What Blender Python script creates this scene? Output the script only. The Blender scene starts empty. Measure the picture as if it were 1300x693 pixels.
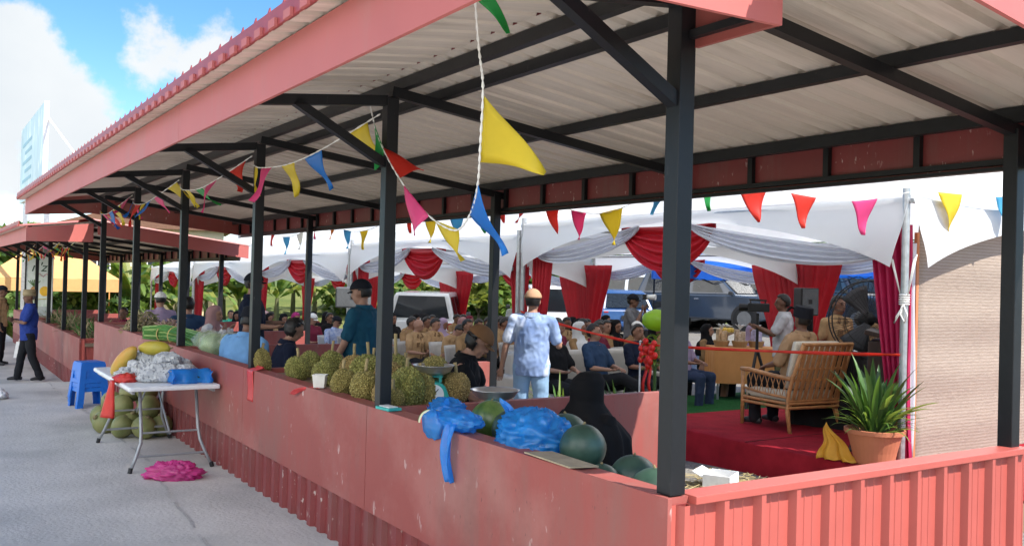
import bpy, bmesh, math, random
import numpy as np
from mathutils import Vector, Matrix, Euler, noise
from math import sin, cos, pi, radians, sqrt, atan2
random.seed(7)
SC = bpy.context.scene
COL = SC.collection

# ---------------------------------------------------------------- camera
cd = bpy.data.cameras.new('camera'); cam = bpy.data.objects.new('camera', cd); COL.objects.link(cam)
cd.sensor_width = 36; cd.lens = 32.02; cd.clip_start = 0.05; cd.clip_end = 3000
YAW, PIT, ROL = .5791, .0097, .0264
_F = Vector((sin(YAW)*cos(PIT), cos(YAW)*cos(PIT), sin(PIT)))
_R = Vector((cos(YAW), -sin(YAW), 0)); _U = _R.cross(_F)
_R2 = cos(ROL)*_R + sin(ROL)*_U; _U2 = -sin(ROL)*_R + cos(ROL)*_U
M = Matrix((_R2, _U2, -_F)).transposed().to_4x4(); M.translation = Vector((-2.3685, -2.5056, 1.7136))
cam.matrix_world = M
SC.camera = cam
# ---------------------------------------------------------------- exposure
SC.render.engine = 'CYCLES'
SC.view_settings.view_transform = 'Standard'; SC.view_settings.look = 'None'
SC.view_settings.exposure = 2.15; SC.view_settings.gamma = 1.0
SC.view_settings.use_curve_mapping = False
# ---------------------------------------------------------------- sun
SUNV = Vector((.33, -.75, 1.0)).normalized()
sd = bpy.data.lights.new('sun', 'SUN'); sun = bpy.data.objects.new('sun', sd); COL.objects.link(sun)
sd.energy = 2.0; sd.angle = radians(.5); sd.color = (1, .95, .87)
sun.rotation_euler = SUNV.to_track_quat('Z', 'Y').to_euler()
# ---------------------------------------------------------------- world: sky with cumulus
W = bpy.data.worlds.new('World'); SC.world = W; W.use_nodes = True
nt = W.node_tree; nt.nodes.clear()
def N(t, typ, **kw):
    n = t.nodes.new(typ)
    for k, v in kw.items(): setattr(n, k, v)
    return n
def L(t, a, b): t.links.new(a, b)
out = N(nt, 'ShaderNodeOutputWorld'); bg = N(nt, 'ShaderNodeBackground'); L(nt, bg.outputs[0], out.inputs[0])
bg.inputs[1].default_value = .12
sky = N(nt, 'ShaderNodeTexSky', sky_type='NISHITA'); sky.sun_disc = False
sky.sun_elevation = math.asin(SUNV.z); sky.sun_rotation = atan2(SUNV.x, SUNV.y)
sky.air_density = .9; sky.dust_density = .2; sky.ozone_density = 2.5
tc = N(nt, 'ShaderNodeTexCoord')
def pixdir(u, v):
    return (_F + _R2*((u-650)/1156.39) - _U2*((v-346.5)/1156.39)).normalized()
wn = N(nt, 'ShaderNodeTexNoise'); wn.inputs['Scale'].default_value = 9; wn.inputs['Detail'].default_value = 8; wn.inputs['Roughness'].default_value = .6
L(nt, tc.outputs['Generated'], wn.inputs['Vector'])
acc = None
# cumulus banks, and added fill banks, each a soft ball of directions broken up by noise
banks = [(pixdir(45, 165), .078), (pixdir(5, 245), .08), (pixdir(28, 45), .036), (pixdir(190, 66), .042), (pixdir(255, 82), .036), (pixdir(-120, 110), .11), (pixdir(130, 225), .03),
         (Vector((.55, .8, .12)).normalized(), .2)]
fill_banks = [(Vector((-.95, .0, .35)).normalized(), .42), (Vector((-.6, -.7, .45)).normalized(), .45), (Vector((-.3, -.2, .9)).normalized(), .25), (Vector((.9, .3, .35)).normalized(), .4)]  # unseen bright cloud banks, added to fill the shaded front with light
acc2 = None
for bi, (d, r) in enumerate(banks+fill_banks):
    di = N(nt, 'ShaderNodeVectorMath', operation='DISTANCE'); L(nt, tc.outputs['Generated'], di.inputs[0]); di.inputs[1].default_value = d
    m = N(nt, 'ShaderNodeMapRange'); m.inputs[1].default_value = r*1.5; m.inputs[2].default_value = r*.4
    L(nt, di.outputs['Value'], m.inputs[0])
    if acc is None: acc = m.outputs[0]
    else:
        a = N(nt, 'ShaderNodeMath', operation='MAXIMUM'); L(nt, acc, a.inputs[0]); L(nt, m.outputs[0], a.inputs[1]); acc = a.outputs[0]
    if bi >= len(banks):
        if acc2 is None: acc2 = m.outputs[0]
        else: a2 = N(nt, 'ShaderNodeMath', operation='MAXIMUM'); L(nt, acc2, a2.inputs[0]); L(nt, m.outputs[0], a2.inputs[1]); acc2 = a2.outputs[0]
nm = N(nt, 'ShaderNodeMath', operation='MULTIPLY_ADD'); L(nt, wn.outputs['Fac'], nm.inputs[0]); nm.inputs[1].default_value = 3.4; nm.inputs[2].default_value = -1.95
ad = N(nt, 'ShaderNodeMath', operation='ADD'); L(nt, acc, ad.inputs[0]); L(nt, nm.outputs[0], ad.inputs[1])
cr = N(nt, 'ShaderNodeMapRange', interpolation_type='SMOOTHSTEP'); cr.inputs[1].default_value = .22; cr.inputs[2].default_value = .7; L(nt, ad.outputs[0], cr.inputs[0])
wn2 = N(nt, 'ShaderNodeTexNoise'); wn2.inputs['Scale'].default_value = 6; wn2.inputs['Detail'].default_value = 5; L(nt, tc.outputs['Generated'], wn2.inputs['Vector'])
cc = N(nt, 'ShaderNodeMix', data_type='RGBA'); L(nt, wn2.outputs['Fac'], cc.inputs[0])
cc.inputs[6].default_value = (1.25, 1.42, 1.58, 1); cc.inputs[7].default_value = (2.15, 2.15, 2.12, 1)
cb = N(nt, 'ShaderNodeMix', data_type='RGBA'); L(nt, acc2, cb.inputs[0]); L(nt, cc.outputs[2], cb.inputs[6]); cb.inputs[7].default_value = (9.0, 8.75, 8.35, 1)
mx = N(nt, 'ShaderNodeMix', data_type='RGBA'); L(nt, cr.outputs[0], mx.inputs[0]); L(nt, cb.outputs[2], mx.inputs[7])
hs = N(nt, 'ShaderNodeHueSaturation'); hs.inputs['Saturation'].default_value = 1.25; hs.inputs['Value'].default_value = .47; L(nt, sky.outputs[0], hs.inputs['Color']); L(nt, hs.outputs[0], mx.inputs[6])
L(nt, mx.outputs[2], bg.inputs[0])

# ---------------------------------------------------------------- materials
MATS = {}
def mat(name, col, rough=.6, metal=0, var=.12, scale=8, bump=0, bscale=60, spec=.4, col2=None, coord='Object', detail=5, trans=0, stretch=None, alpha=None, coat=0):
    if name in MATS: return MATS[name]
    m = bpy.data.materials.new(name); m.use_nodes = True; t = m.node_tree; b = t.nodes['Principled BSDF']
    tcn = N(t, 'ShaderNodeTexCoord'); src = tcn.outputs[coord]
    if stretch:
        mp = N(t, 'ShaderNodeMapping'); mp.inputs['Scale'].default_value = stretch; L(t, src, mp.inputs[0]); src = mp.outputs[0]
    n = N(t, 'ShaderNodeTexNoise'); n.inputs['Scale'].default_value = scale; n.inputs['Detail'].default_value = detail; n.inputs['Roughness'].default_value = .6
    L(t, src, n.inputs['Vector'])
    r = N(t, 'ShaderNodeValToRGB'); L(t, n.outputs['Fac'], r.inputs[0])
    c = col; c2 = col2 or tuple(min(1, x*(1+var)) for x in c); c1 = c if col2 else tuple(x*(1-var) for x in c)
    r.color_ramp.elements[0].position = .3; r.color_ramp.elements[1].position = .7
    r.color_ramp.elements[0].color = (*c1, 1); r.color_ramp.elements[1].color = (*c2, 1)
    L(t, r.outputs[0], b.inputs['Base Color'])
    b.inputs['Roughness'].default_value = rough; b.inputs['Metallic'].default_value = metal; b.inputs['Specular IOR Level'].default_value = spec
    if coat: b.inputs['Coat Weight'].default_value = coat; b.inputs['Coat Roughness'].default_value = .08
    if trans: b.inputs['Transmission Weight'].default_value = trans
    if alpha is not None: b.inputs['Alpha'].default_value = alpha
    if bump:
        n2 = N(t, 'ShaderNodeTexNoise'); n2.inputs['Scale'].default_value = bscale; n2.inputs['Detail'].default_value = 4; L(t, src, n2.inputs['Vector'])
        bp = N(t, 'ShaderNodeBump'); bp.inputs['Strength'].default_value = bump; bp.inputs['Distance'].default_value = .01
        L(t, n2.outputs['Fac'], bp.inputs['Height']); L(t, bp.outputs[0], b.inputs['Normal'])
    MATS[name] = m
    return m
def addtrans(m, col, w=.4):
    """thin cloth or leaf: part of the light passes through"""
    t = m.node_tree; b = t.nodes['Principled BSDF']; o = t.nodes['Material Output']
    tr = N(t, 'ShaderNodeBsdfTranslucent'); tr.inputs[0].default_value = (*col, 1)
    ms = N(t, 'ShaderNodeMixShader'); ms.inputs[0].default_value = w
    L(t, b.outputs[0], ms.inputs[1]); L(t, tr.outputs[0], ms.inputs[2]); L(t, ms.outputs[0], o.inputs[0]); return m
def specks(m, col, scale=35, thr=.1, amt=.8, coord='Object', big=2.0, bthr=.55):
    """small splashes and chips of another colour, gathered in patches"""
    t = m.node_tree; b = t.nodes['Principled BSDF']; lk = b.inputs['Base Color'].links[0].from_socket
    tcn = N(t, 'ShaderNodeTexCoord')
    mp = N(t, 'ShaderNodeMapping'); mp.inputs['Scale'].default_value = (1, 1, .45); L(t, tcn.outputs[coord], mp.inputs[0])
    nz = N(t, 'ShaderNodeTexNoise'); nz.inputs['Scale'].default_value = scale; nz.inputs['Detail'].default_value = 3; L(t, mp.outputs[0], nz.inputs['Vector'])
    a = N(t, 'ShaderNodeMapRange'); a.inputs[1].default_value = .66+thr*.3; a.inputs[2].default_value = .72+thr*.3; L(t, nz.outputs['Fac'], a.inputs[0])
    n = N(t, 'ShaderNodeTexNoise'); n.inputs['Scale'].default_value = big; L(t, tcn.outputs[coord], n.inputs['Vector'])
    g = N(t, 'ShaderNodeMapRange'); g.inputs[1].default_value = bthr-.06; g.inputs[2].default_value = bthr+.08; L(t, n.outputs['Fac'], g.inputs[0])
    mu = N(t, 'ShaderNodeMath', operation='MULTIPLY'); L(t, a.outputs[0], mu.inputs[0]); L(t, g.outputs[0], mu.inputs[1])
    m2 = N(t, 'ShaderNodeMath', operation='MULTIPLY'); L(t, mu.outputs[0], m2.inputs[0]); m2.inputs[1].default_value = amt
    x = N(t, 'ShaderNodeMix', data_type='RGBA'); L(t, m2.outputs[0], x.inputs[0]); L(t, lk, x.inputs[6]); x.inputs[7].default_value = (*col, 1)
    L(t, x.outputs[2], b.inputs['Base Color']); return m
def grime(m, col, amt=.35, s1=(2.5, 2.5, .35), s2=1.1, lo=.5, hi=.72):
    """run marks and faded dirty patches"""
    t = m.node_tree; b = t.nodes['Principled BSDF']; lk = b.inputs['Base Color'].links[0].from_socket
    tcn = N(t, 'ShaderNodeTexCoord'); mp = N(t, 'ShaderNodeMapping'); mp.inputs['Scale'].default_value = s1; L(t, tcn.outputs['Object'], mp.inputs[0])
    n = N(t, 'ShaderNodeTexNoise'); n.inputs['Scale'].default_value = 3; n.inputs['Detail'].default_value = 8; n.inputs['Roughness'].default_value = .68; L(t, mp.outputs[0], n.inputs['Vector'])
    n2 = N(t, 'ShaderNodeTexNoise'); n2.inputs['Scale'].default_value = s2; n2.inputs['Detail'].default_value = 4; L(t, tcn.outputs['Object'], n2.inputs['Vector'])
    ad_ = N(t, 'ShaderNodeMath', operation='ADD'); L(t, n.outputs['Fac'], ad_.inputs[0]); L(t, n2.outputs['Fac'], ad_.inputs[1])
    g = N(t, 'ShaderNodeMapRange'); g.inputs[1].default_value = lo*2; g.inputs[2].default_value = hi*2; g.inputs[4].default_value = amt; L(t, ad_.outputs[0], g.inputs[0])
    x = N(t, 'ShaderNodeMix', data_type='RGBA'); L(t, g.outputs[0], x.inputs[0]); L(t, lk, x.inputs[6]); x.inputs[7].default_value = (*col, 1)
    L(t, x.outputs[2], b.inputs['Base Color']); return m
def ground_mat(name, c1, c2, s1, c3, s2, bump=.5, bs=90, rough=.9):
    m = mat(name, c1, rough=rough, col2=c2, scale=s1, bump=bump, bscale=bs, spec=.2, detail=8)
    t = m.node_tree; b = t.nodes['Principled BSDF']; lk = b.inputs['Base Color'].links[0].from_socket
    tcn = N(t, 'ShaderNodeTexCoord'); n = N(t, 'ShaderNodeTexNoise'); n.inputs['Scale'].default_value = s2; n.inputs['Detail'].default_value = 6; L(t, tcn.outputs['Object'], n.inputs['Vector'])
    g = N(t, 'ShaderNodeMapRange'); g.inputs[1].default_value = .48; g.inputs[2].default_value = .66; L(t, n.outputs['Fac'], g.inputs[0])
    x = N(t, 'ShaderNodeMix', data_type='RGBA'); L(t, g.outputs[0], x.inputs[0]); L(t, lk, x.inputs[6]); x.inputs[7].default_value = (*c3, 1)
    L(t, x.outputs[2], b.inputs['Base Color']); return m

red_panel = specks(mat('red_paint_panel', (.30, .072, .060), rough=.55, var=.05, scale=2.2, bump=.05, bscale=25, spec=.35), (.7, .6, .56), scale=24, thr=.02, big=2.1, bthr=.53)
grime(red_panel, (.19, .115, .095), .62, lo=.47, hi=.66); grime(red_panel, (.40, .17, .145), .45, s1=(.7,.7,.7), s2=.5, lo=.5, hi=.62); specks(red_panel, (.12, .05, .045), scale=50, thr=.02, big=2.6, bthr=.5, amt=.6)
red_fascia = mat('red_fascia_paint', (.45, .125, .112), rough=.55, var=.05, scale=1.5, spec=.35)
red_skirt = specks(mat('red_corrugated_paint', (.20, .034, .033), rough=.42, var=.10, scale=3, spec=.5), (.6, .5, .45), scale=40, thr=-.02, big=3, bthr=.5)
red_end = mat('red_end_paint', (.40, .088, .070), rough=.42, var=.06, scale=3, spec=.45)
red_roof = mat('red_roof_paint', (.30, .05, .05), rough=.45, var=.1, scale=4)
black_steel = specks(mat('black_painted_steel', (.009, .0095, .011), rough=.42, var=.25, scale=4, bump=.06, bscale=30, spec=.35), (.10, .09, .08), scale=30, big=5, bthr=.58, amt=.6)
ceiling_m = mat('bare_zinc_sheet', (.66, .585, .505), rough=.5, var=.10, scale=1.2, metal=.15, spec=.4, stretch=(.6, 9, 1))
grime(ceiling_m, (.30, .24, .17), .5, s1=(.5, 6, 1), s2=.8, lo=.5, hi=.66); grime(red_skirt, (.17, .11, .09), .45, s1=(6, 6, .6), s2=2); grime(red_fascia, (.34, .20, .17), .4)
concrete = ground_mat('broom_concrete', (.47, .455, .42), (.58, .56, .52), 1.3, (.40, .39, .365), .8, bump=.8, bs=30)
grime(concrete, (.28, .27, .25), .45, s1=(.5, .16, 1), s2=.35, lo=.5, hi=.64); specks(concrete, (.15, .14, .13), scale=26, thr=.06, big=1.2, bthr=.46, amt=.55); specks(concrete, (.66, .65, .62), scale=40, thr=.06, big=1.0, bthr=.5, amt=.6)
gravel = ground_mat('crushed_gravel', (.07, .068, .065), (.30, .28, .25), 38, (.15, .14, .12), 1.2, bump=1.0, bs=45)
grass_m = ground_mat('meadow_grass', (.06, .10, .02), (.16, .17, .05), .6, (.20, .19, .07), .12, bump=1, bs=12)
white_pvc = addtrans(mat('white_tent_pvc', (.78, .79, .78), rough=.45, var=.04, scale=1.5, bump=.12, bscale=3), (.78, .79, .80), .40)
galv = mat('galvanised_steel', (.42, .43, .43), rough=.45, metal=.7, var=.2, scale=15)
white_cloth = addtrans(mat('white_satin', (.82, .83, .86), rough=.5, var=.03), (.85, .87, .95), .5)
red_cloth = addtrans(mat('red_satin', (.50, .02, .035), rough=.5, var=.1), (.7, .03, .06), .4)
magenta_cloth = addtrans(mat('magenta_satin', (.50, .02, .10), rough=.5, var=.1), (.7, .04, .16), .4)
rope_m = mat('white_rope', (.75, .73, .68), rough=.8)

# ---------------------------------------------------------------- mesh helpers
class MB:
    def __init__(s): s.bm = bmesh.new(); s.mi = 0
    def face(s, vs):
        try:
            f = s.bm.faces.new(vs); f.material_index = s.mi; return f
        except ValueError: return None
    def box(s, lo, hi, rot=None, bevel=0):
        (x0, y0, z0), (x1, y1, z1) = lo, hi
        P = [(x0,y0,z0),(x1,y0,z0),(x1,y1,z0),(x0,y1,z0),(x0,y0,z1),(x1,y0,z1),(x1,y1,z1),(x0,y1,z1)]
        c = Vector(((x0+x1)/2, (y0+y1)/2, (z0+z1)/2))
        if rot is not None:
            P = [c + rot @ (Vector(p)-c) for p in P]
        v = [s.bm.verts.new(p) for p in P]
        fs = [s.face([v[i] for i in q]) for q in ((3,2,1,0),(4,5,6,7),(0,1,5,4),(1,2,6,5),(2,3,7,6),(3,0,4,7))]
        if bevel:
            es = list({e for f in fs for e in f.edges})
            bmesh.ops.bevel(s.bm, geom=es, offset=bevel, segments=2, affect='EDGES', profile=.6)
        return v
    def bar(s, a, b, w, h, up=(0,0,1)):
        a, b = Vector(a), Vector(b); d = (b-a).normalized(); u = Vector(up)
        r = d.cross(u)
        if r.length < 1e-4: r = d.cross(Vector((1,0,0)))
        r.normalize(); u = r.cross(d).normalized()
        q = [(-w/2,-h/2),(w/2,-h/2),(w/2,h/2),(-w/2,h/2)]
        A = [s.bm.verts.new(a+r*x+u*y) for x, y in q]; B = [s.bm.verts.new(b+r*x+u*y) for x, y in q]
        for i in range(4): s.face([A[i], A[(i+1)%4], B[(i+1)%4], B[i]])
        s.face(A[::-1]); s.face(B)
    def tube(s, pts, rad, seg=8, cap=True, flat=1.0):
        pts = [Vector(p) for p in pts]; n = len(pts)
        rad = [rad]*n if not hasattr(rad, '__len__') else rad
        rings = []; pr = None
        for i in range(n):
            d = (pts[min(i+1, n-1)]-pts[max(i-1, 0)])
            d = d.normalized() if d.length > 1e-9 else Vector((0,0,1))
            if pr is None:
                r = d.cross(Vector((0,0,1)))
                if r.length < .05: r = d.cross(Vector((1,0,0)))
            else: r = pr - d*pr.dot(d)
            r.normalize(); pr = r; u = r.cross(d)
            rings.append([s.bm.verts.new(pts[i]+rad[i]*(r*cos(2*pi*k/seg)+u*sin(2*pi*k/seg)*flat)) for k in range(seg)])
        for a, b in zip(rings, rings[1:]):
            for k in range(seg): s.face([a[k], a[(k+1)%seg], b[(k+1)%seg], b[k]])
        if cap: s.face(rings[0][::-1]); s.face(rings[-1])
    def lathe(s, prof, seg=24, c=(0,0,0), sx=1, sy=1):
        c = Vector(c); rings = []
        for r, z in prof:
            if r < 1e-5: rings.append([s.bm.verts.new(c+Vector((0,0,z)))])
            else: rings.append([s.bm.verts.new(c+Vector((r*cos(2*pi*k/seg)*sx, r*sin(2*pi*k/seg)*sy, z))) for k in range(seg)])
        for a, b in zip(rings, rings[1:]):
            for k in range(seg):
                k2 = (k+1) % seg
                if len(a) == 1 and len(b) == 1: continue
                if len(a) == 1: s.face([a[0], b[k], b[k2]])
                elif len(b) == 1: s.face([a[k], a[k2], b[0]])
                else: s.face([a[k], a[k2], b[k2], b[k]])
    def ball(s, c, r, seg=12, rings=8, fn=None, rot=None):
        c = Vector(c); r = Vector((r, r, r)) if not hasattr(r, '__len__') else Vector(r)
        R = []
        for i in range(rings+1):
            th = pi*i/rings; row = []
            for k in range(1 if i in (0, rings) else seg):
                d = Vector((sin(th)*cos(2*pi*k/seg), sin(th)*sin(2*pi*k/seg), cos(th)))
                q = Vector((d.x*r.x, d.y*r.y, d.z*r.z))
                if fn: q = q*fn(d)
                if rot is not None: q = rot @ q
                row.append(s.bm.verts.new(c+q))
            R.append(row)
        for a, b in zip(R, R[1:]):
            for k in range(seg):
                k2 = (k+1) % seg
                if len(a) == 1: s.face([a[0], b[k], b[k2]])
                elif len(b) == 1: s.face([a[k2], a[k], b[0]])
                else: s.face([a[k], b[k], b[k2], a[k2]])
    def grid(s, fn, nu, nv, thick=0, closed=False):
        V = [[s.bm.verts.new(fn(i/nu, j/nv)) for j in range(nv+1)] for i in range(nu+1)]
        fs = []
        for i in range(nu):
            for j in range(nv): fs.append(s.face([V[i][j], V[i+1][j], V[i+1][j+1], V[i][j+1]]))
        if thick:
            fs = [f for f in fs if f]
            bmesh.ops.recalc_face_normals(s.bm, faces=fs)
            bmesh.ops.solidify(s.bm, geom=fs, thickness=thick)
        return V
    def prism(s, poly, y0, y1, ax='y'):
        def P(a, b, t): return {'y': (a, t, b), 'x': (t, a, b), 'z': (a, b, t)}[ax]
        A = [s.bm.verts.new(P(a, b, y0)) for a, b in poly]; B = [s.bm.verts.new(P(a, b, y1)) for a, b in poly]
        n = len(poly)
        for i in range(n): s.face([A[i], A[(i+1)%n], B[(i+1)%n], B[i]])
        s.face(A[::-1]); s.face(B)
    def build(s, name, mats, parent=None, smooth=False, loc=None, recalc=True, bevel=0):
        if recalc: bmesh.ops.recalc_face_normals(s.bm, faces=s.bm.faces)
        me = bpy.data.meshes.new(name); s.bm.to_mesh(me); s.bm.free()
        for m in (mats if isinstance(mats, (list, tuple)) else [mats]): me.materials.append(m)
        if smooth:
            for p in me.polygons: p.use_smooth = True
        o = bpy.data.objects.new(name, me); COL.objects.link(o)
        if parent is not None: o.parent = parent
        if loc is not None: o.location = loc
        if bevel:
            md = o.modifiers.new('bevel', 'BEVEL'); md.width = bevel; md.segments = 2; md.limit_method = 'ANGLE'
        return o
def tag(o, label=None, cat=None, group=None, kind=None):
    if label: o['label'] = label
    if cat: o['category'] = cat
    if group: o['group'] = group
    if kind: o['kind'] = kind
    return o
def thing(name, label, cat, loc=(0,0,0), rz=0, group=None):
    o = bpy.data.objects.new(name, None); o.empty_display_size = .2; COL.objects.link(o)
    o.location = loc; o.rotation_euler = (0, 0, rz); return tag(o, label, cat, group)
def dup(o, loc=None, rz=None, label=None, parent=None, group=None):
    c = o.copy(); COL.objects.link(c)
    if parent is not None: c.parent = parent
    if loc is not None: c.location = loc
    if rz is not None: c.rotation_euler = (0, 0, rz)
    if label: c['label'] = label
    if group: c['group'] = group
    for ch in list(o.children): dup(ch, parent=c)
    return c
def sub(m, parent=None): pass
def sst(x, a, b):
    t = max(0, min(1, (x-a)/(b-a))); return t*t*(3-2*t)
def nz(x, y=0, z=0): return noise.noise(Vector((x, y, z)))

# ================================================================ SETTING
def gz(x, y):
    """height of the open ground: falls gently away from the camera, rises to a hill far behind"""
    z = -.02 - .034*max(0, min(y, 32)-2)*sst(x, -1.5, 1.0)*.8 - .95*(1-sst(x, -1.5, .8))*sst(y, 2, 12) - .25*(1-sst(x, -1.6, -.2))
    z += .09*max(0, min(x, 19)-9.5)
    d = sqrt(x*x+y*y)
    z += 7*sst(d, 42, 110)*(.6+.4*nz(x*.02, y*.02)) + 14*sst(d, 120, 400)*(.5+.5*nz(x*.006+4, y*.006))
    return z
b = MB()
ax = [-900, -500, -300, -180, -120, -80, -50, -30, -18, -10, -5, -3, -1.6, -1.2, -.8, -.4, -.1, .2, .6, 1, 1.6, 2.4, 3.2, 4, 6, 8, 10, 12, 14, 17, 20, 25, 30, 36, 42, 50, 58, 66, 76, 86, 100, 120, 150, 200, 280, 400, 600, 900]
ay = [-600, -300, -150, -80, -40, -20, -12, -8, -5, -3, -1, 0, 1, 2, 3, 4, 5, 6, 8, 10, 12, 13, 14, 16, 18, 20, 23, 26, 29, 32, 36, 42, 48, 55, 63, 72, 84, 100, 120, 150, 200, 300, 420, 600, 900]
V = [[b.bm.verts.new((x, y, gz(x, y))) for y in ay] for x in ax]
for i in range(len(ax)-1):
    for j in range(len(ay)-1):
        b.mi = 1 if (ay[j] >= 26 or ax[i] >= 24 or ax[i] < -5) else 0
        b.face([V[i][j], V[i+1][j], V[i+1][j+1], V[i][j+1]])
tag(b.build('ground', [gravel, grass_m], smooth=True), kind='structure')
# pavement slab beside the stall, with its worn joint
b = MB()
b.box((-16, -14, -.3), (-.03, 12.95, 0))
tag(b.build('pavement', concrete), kind='structure')
b = MB(); b.box((-16, 12.95, -.9), (.12, 40, -.4))
tag(b.build('lower_pavement', concrete), kind='structure')
joint_m = ground_mat('joint_grit', (.33, .32, .30), (.50, .485, .455), 22, (.40, .39, .365), 4, bump=1, bs=120)
b = MB()
def jx(y): return -.66 + .10*sst(y, 13, 7) - .22*sst(y, 6.5, 3.2) + .035*nz(y*.9) + .02*nz(y*3.3, 5)
ys = [2.4+i*.07 for i in range(151)]
for a, c in zip(ys, ys[1:]):
    if nz(a*2.9, 8) < -.05: continue
    w1 = .008+.045*abs(nz(a*4.7, 3)); w2 = .008+.045*abs(nz(c*4.7, 3))
    q = [b.bm.verts.new(p) for p in ((jx(a)-w1, a, .004), (jx(a)+w1, a, .004), (jx(c)+w2, c, .004), (jx(c)-w2, c, .004))]; b.face(q)
tag(b.build('pavement_joint', joint_m), kind='structure')

# ================================================================ MARKET STALL
WID, LEN, BAY, HW = 2.33, 12.65, 2.5, .943
def zs(x): return 2.945-.122*x if x >= 0 else 2.945+.13*x     # underside of the roof sheets
stall = thing('market_stall', 'long red roadside market stall with black posts and low saltbox roof, nearest the camera', 'market stall', (0,0,0), 0, 'red market stalls')
for k in range(6):
    y = k*BAY
    b = MB(); h = .0375
    b.box((-h, y-h, HW), (h, y+h, 2.80), bevel=.004); b.build('post', black_steel, stall)
    b = MB(); b.box((WID-h, y-h, 0 - .5), (WID+h, y+h, zs(WID)-.1), bevel=.004); b.build('post', black_steel, stall)
# front wall: flat panels (with joints) over a corrugated skirt
b = MB(); seams = [-.06, 2.58, 5.06, 7.56, 10.06, LEN]
for a, c in zip(seams, seams[1:]): b.box((-.066, a+.003, .315), (-.046, c-.003, HW), bevel=.002)
b.box((-.046, -.04, .318), (.06, LEN, HW-.004)); b.box((-.028, -.04, 0), (.06, LEN, .318))
b.build('front_wall', red_panel, stall)
def corr(fn, n0, n1, pitch, depth, top, bot, zlo, zhi, thick=.002):
    pass
b = MB()
y = -.05; prof = []
while y < LEN:
    prof += [(y, .0), (y+.095, .0), (y+.112, .030), (y+.172, .030)]; y += .19
for (y0, d0), (y1, d1) in zip(prof, prof[1:]):
    q = [b.bm.verts.new(p) for p in ((-.030-d0, y0, .0), (-.030-d1, y1, .0), (-.030-d1, y1, .315), (-.030-d0, y0, .315))]; b.face(q)
b.build('skirt', red_skirt, stall)
# end wall: trapezoid sheet with a cap
b = MB(); x = -.05; prof = [(-.05, 0)]
while x < WID+.02:
    prof += [(x+.035, 0), (x+.05, .032), (x+.075, .032), (x+.09, 0), (x+.13, 0), (x+.133, .003), (x+.14, .003), (x+.143, 0), (x+.18, 0), (x+.183, .003), (x+.19, .003), (x+.193, 0)]; x += .205
for (x0, d0), (x1, d1) in zip(prof, prof[1:]):
    q = [b.bm.verts.new(p) for p in ((x0, -.045-d0, -.02), (x1, -.045-d1, -.02), (x1, -.045-d1, HW-.03), (x0, -.045-d0, HW-.03))]; b.face(q)
b.build('end_wall', red_end, stall)
b = MB(); b.box((.052, -.082, HW-.03), (WID+.06, .03, HW), bevel=.003); b.build('end_wall_cap', red_end, stall)
b = MB(); b.box((-.04, -.044, -.02), (WID+.03, -.02, HW-.03)); b.build('end_wall_backing', red_skirt, stall)
# cross partitions, sunlit rear ends
for k in range(1, 6):
    b = MB(); b.box((.062, k*BAY-.03, -.4), (WID-.02, k*BAY+.03, HW-.005), bevel=.003); b.build('partition', red_panel, stall)
# roof: sheets with trapezoid ribs
Y0, Y1 = -.86, 13.62
def sheet(x0, x1, y0, y1, name):
    b = MB(); y = y0; pr = []
    while y < y1:
        pr += [(y, 0), (y+.13, 0), (y+.145, .032), (y+.175, .032), (y+.19, 0), (y+.2, 0)]; y += .2
    b.mi = 0
    for lay, mi in ((0, 0), (.004, 1)):
        b.mi = mi
        n = len(pr)
        A = [b.bm.verts.new((x0, p, zs(x0)+d+lay)) for p, d in pr]; B = [b.bm.verts.new((x1, p, zs(x1)+d+lay)) for p, d in pr]
        for i in range(n-1): b.face([A[i], A[i+1], B[i+1], B[i]])
    b.build(name, [ceiling_m, red_roof], stall, recalc=False)
sheet(0, WID+.28, Y0, Y1, 'roof_sheet'); sheet(-1.06, 0, -.42, Y1+.2, 'roof_sheet')
b = MB(); yy = -.40
# rolled eave flashing with the open rib ends above it
b.box((-1.075, -.42, zs(-1.06)+.002), (-1.062, Y1+.2, zs(-1.06)+.085))
while yy < Y1+.1:
    b.mi = 1; b.box((-1.090, yy, zs(-1.06)-.004), (-1.076, yy+.085, zs(-1.06)+.034)); b.mi = 0
    b.prism([(-1.075, zs(-1.06)+.083), (-1.062, zs(-1.06)+.083), (-1.066, zs(-1.06)+.112)], yy+.13, yy+.15)
    yy += .2
b.build('eave_flashing', [red_roof, red_fascia], stall)
b = MB(); b.prism([(-.16, zs(-.16)+.045), (0, zs(0)+.05), (.16, zs(.16)+.045), (0, zs(0)+.065)], -.42, Y1); b.build('ridge_cap', red_roof, stall)
# purlins (lengthwise) and rafters (crosswise)
for x, w, h, dz in ((.09, .05, .065, .0), (.36, .05, .06, .0), (1.30, .05, .06, .0), (WID-.05, .05, .075, .0), (-.9, .04, .04, 0)):
    b = MB(); z = zs(x)-h/2-.004; b.bar((x, Y0+.03 if x > 0 else -.4, z), (x, Y1-.03, z), w, h); b.build('purlin', black_steel, stall)
for k in range(6):
    y = k*BAY
    b = MB(); b.bar((.0, y, zs(0)-.105), (WID+.2, y, zs(WID+.2)-.105), .05, .06); b.build('rafter', black_steel, stall)
    b = MB(); b.bar((-.95, y, zs(-.95)-.15), (-.03, y, zs(-.03)-.16), .05, .06); b.build('outrigger', black_steel, stall)
    b = MB(); b.bar((-.60, y, zs(-.6)-.16), (-.03, y, 2.40), .05, .05); b.build('brace', black_steel, stall)
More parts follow.
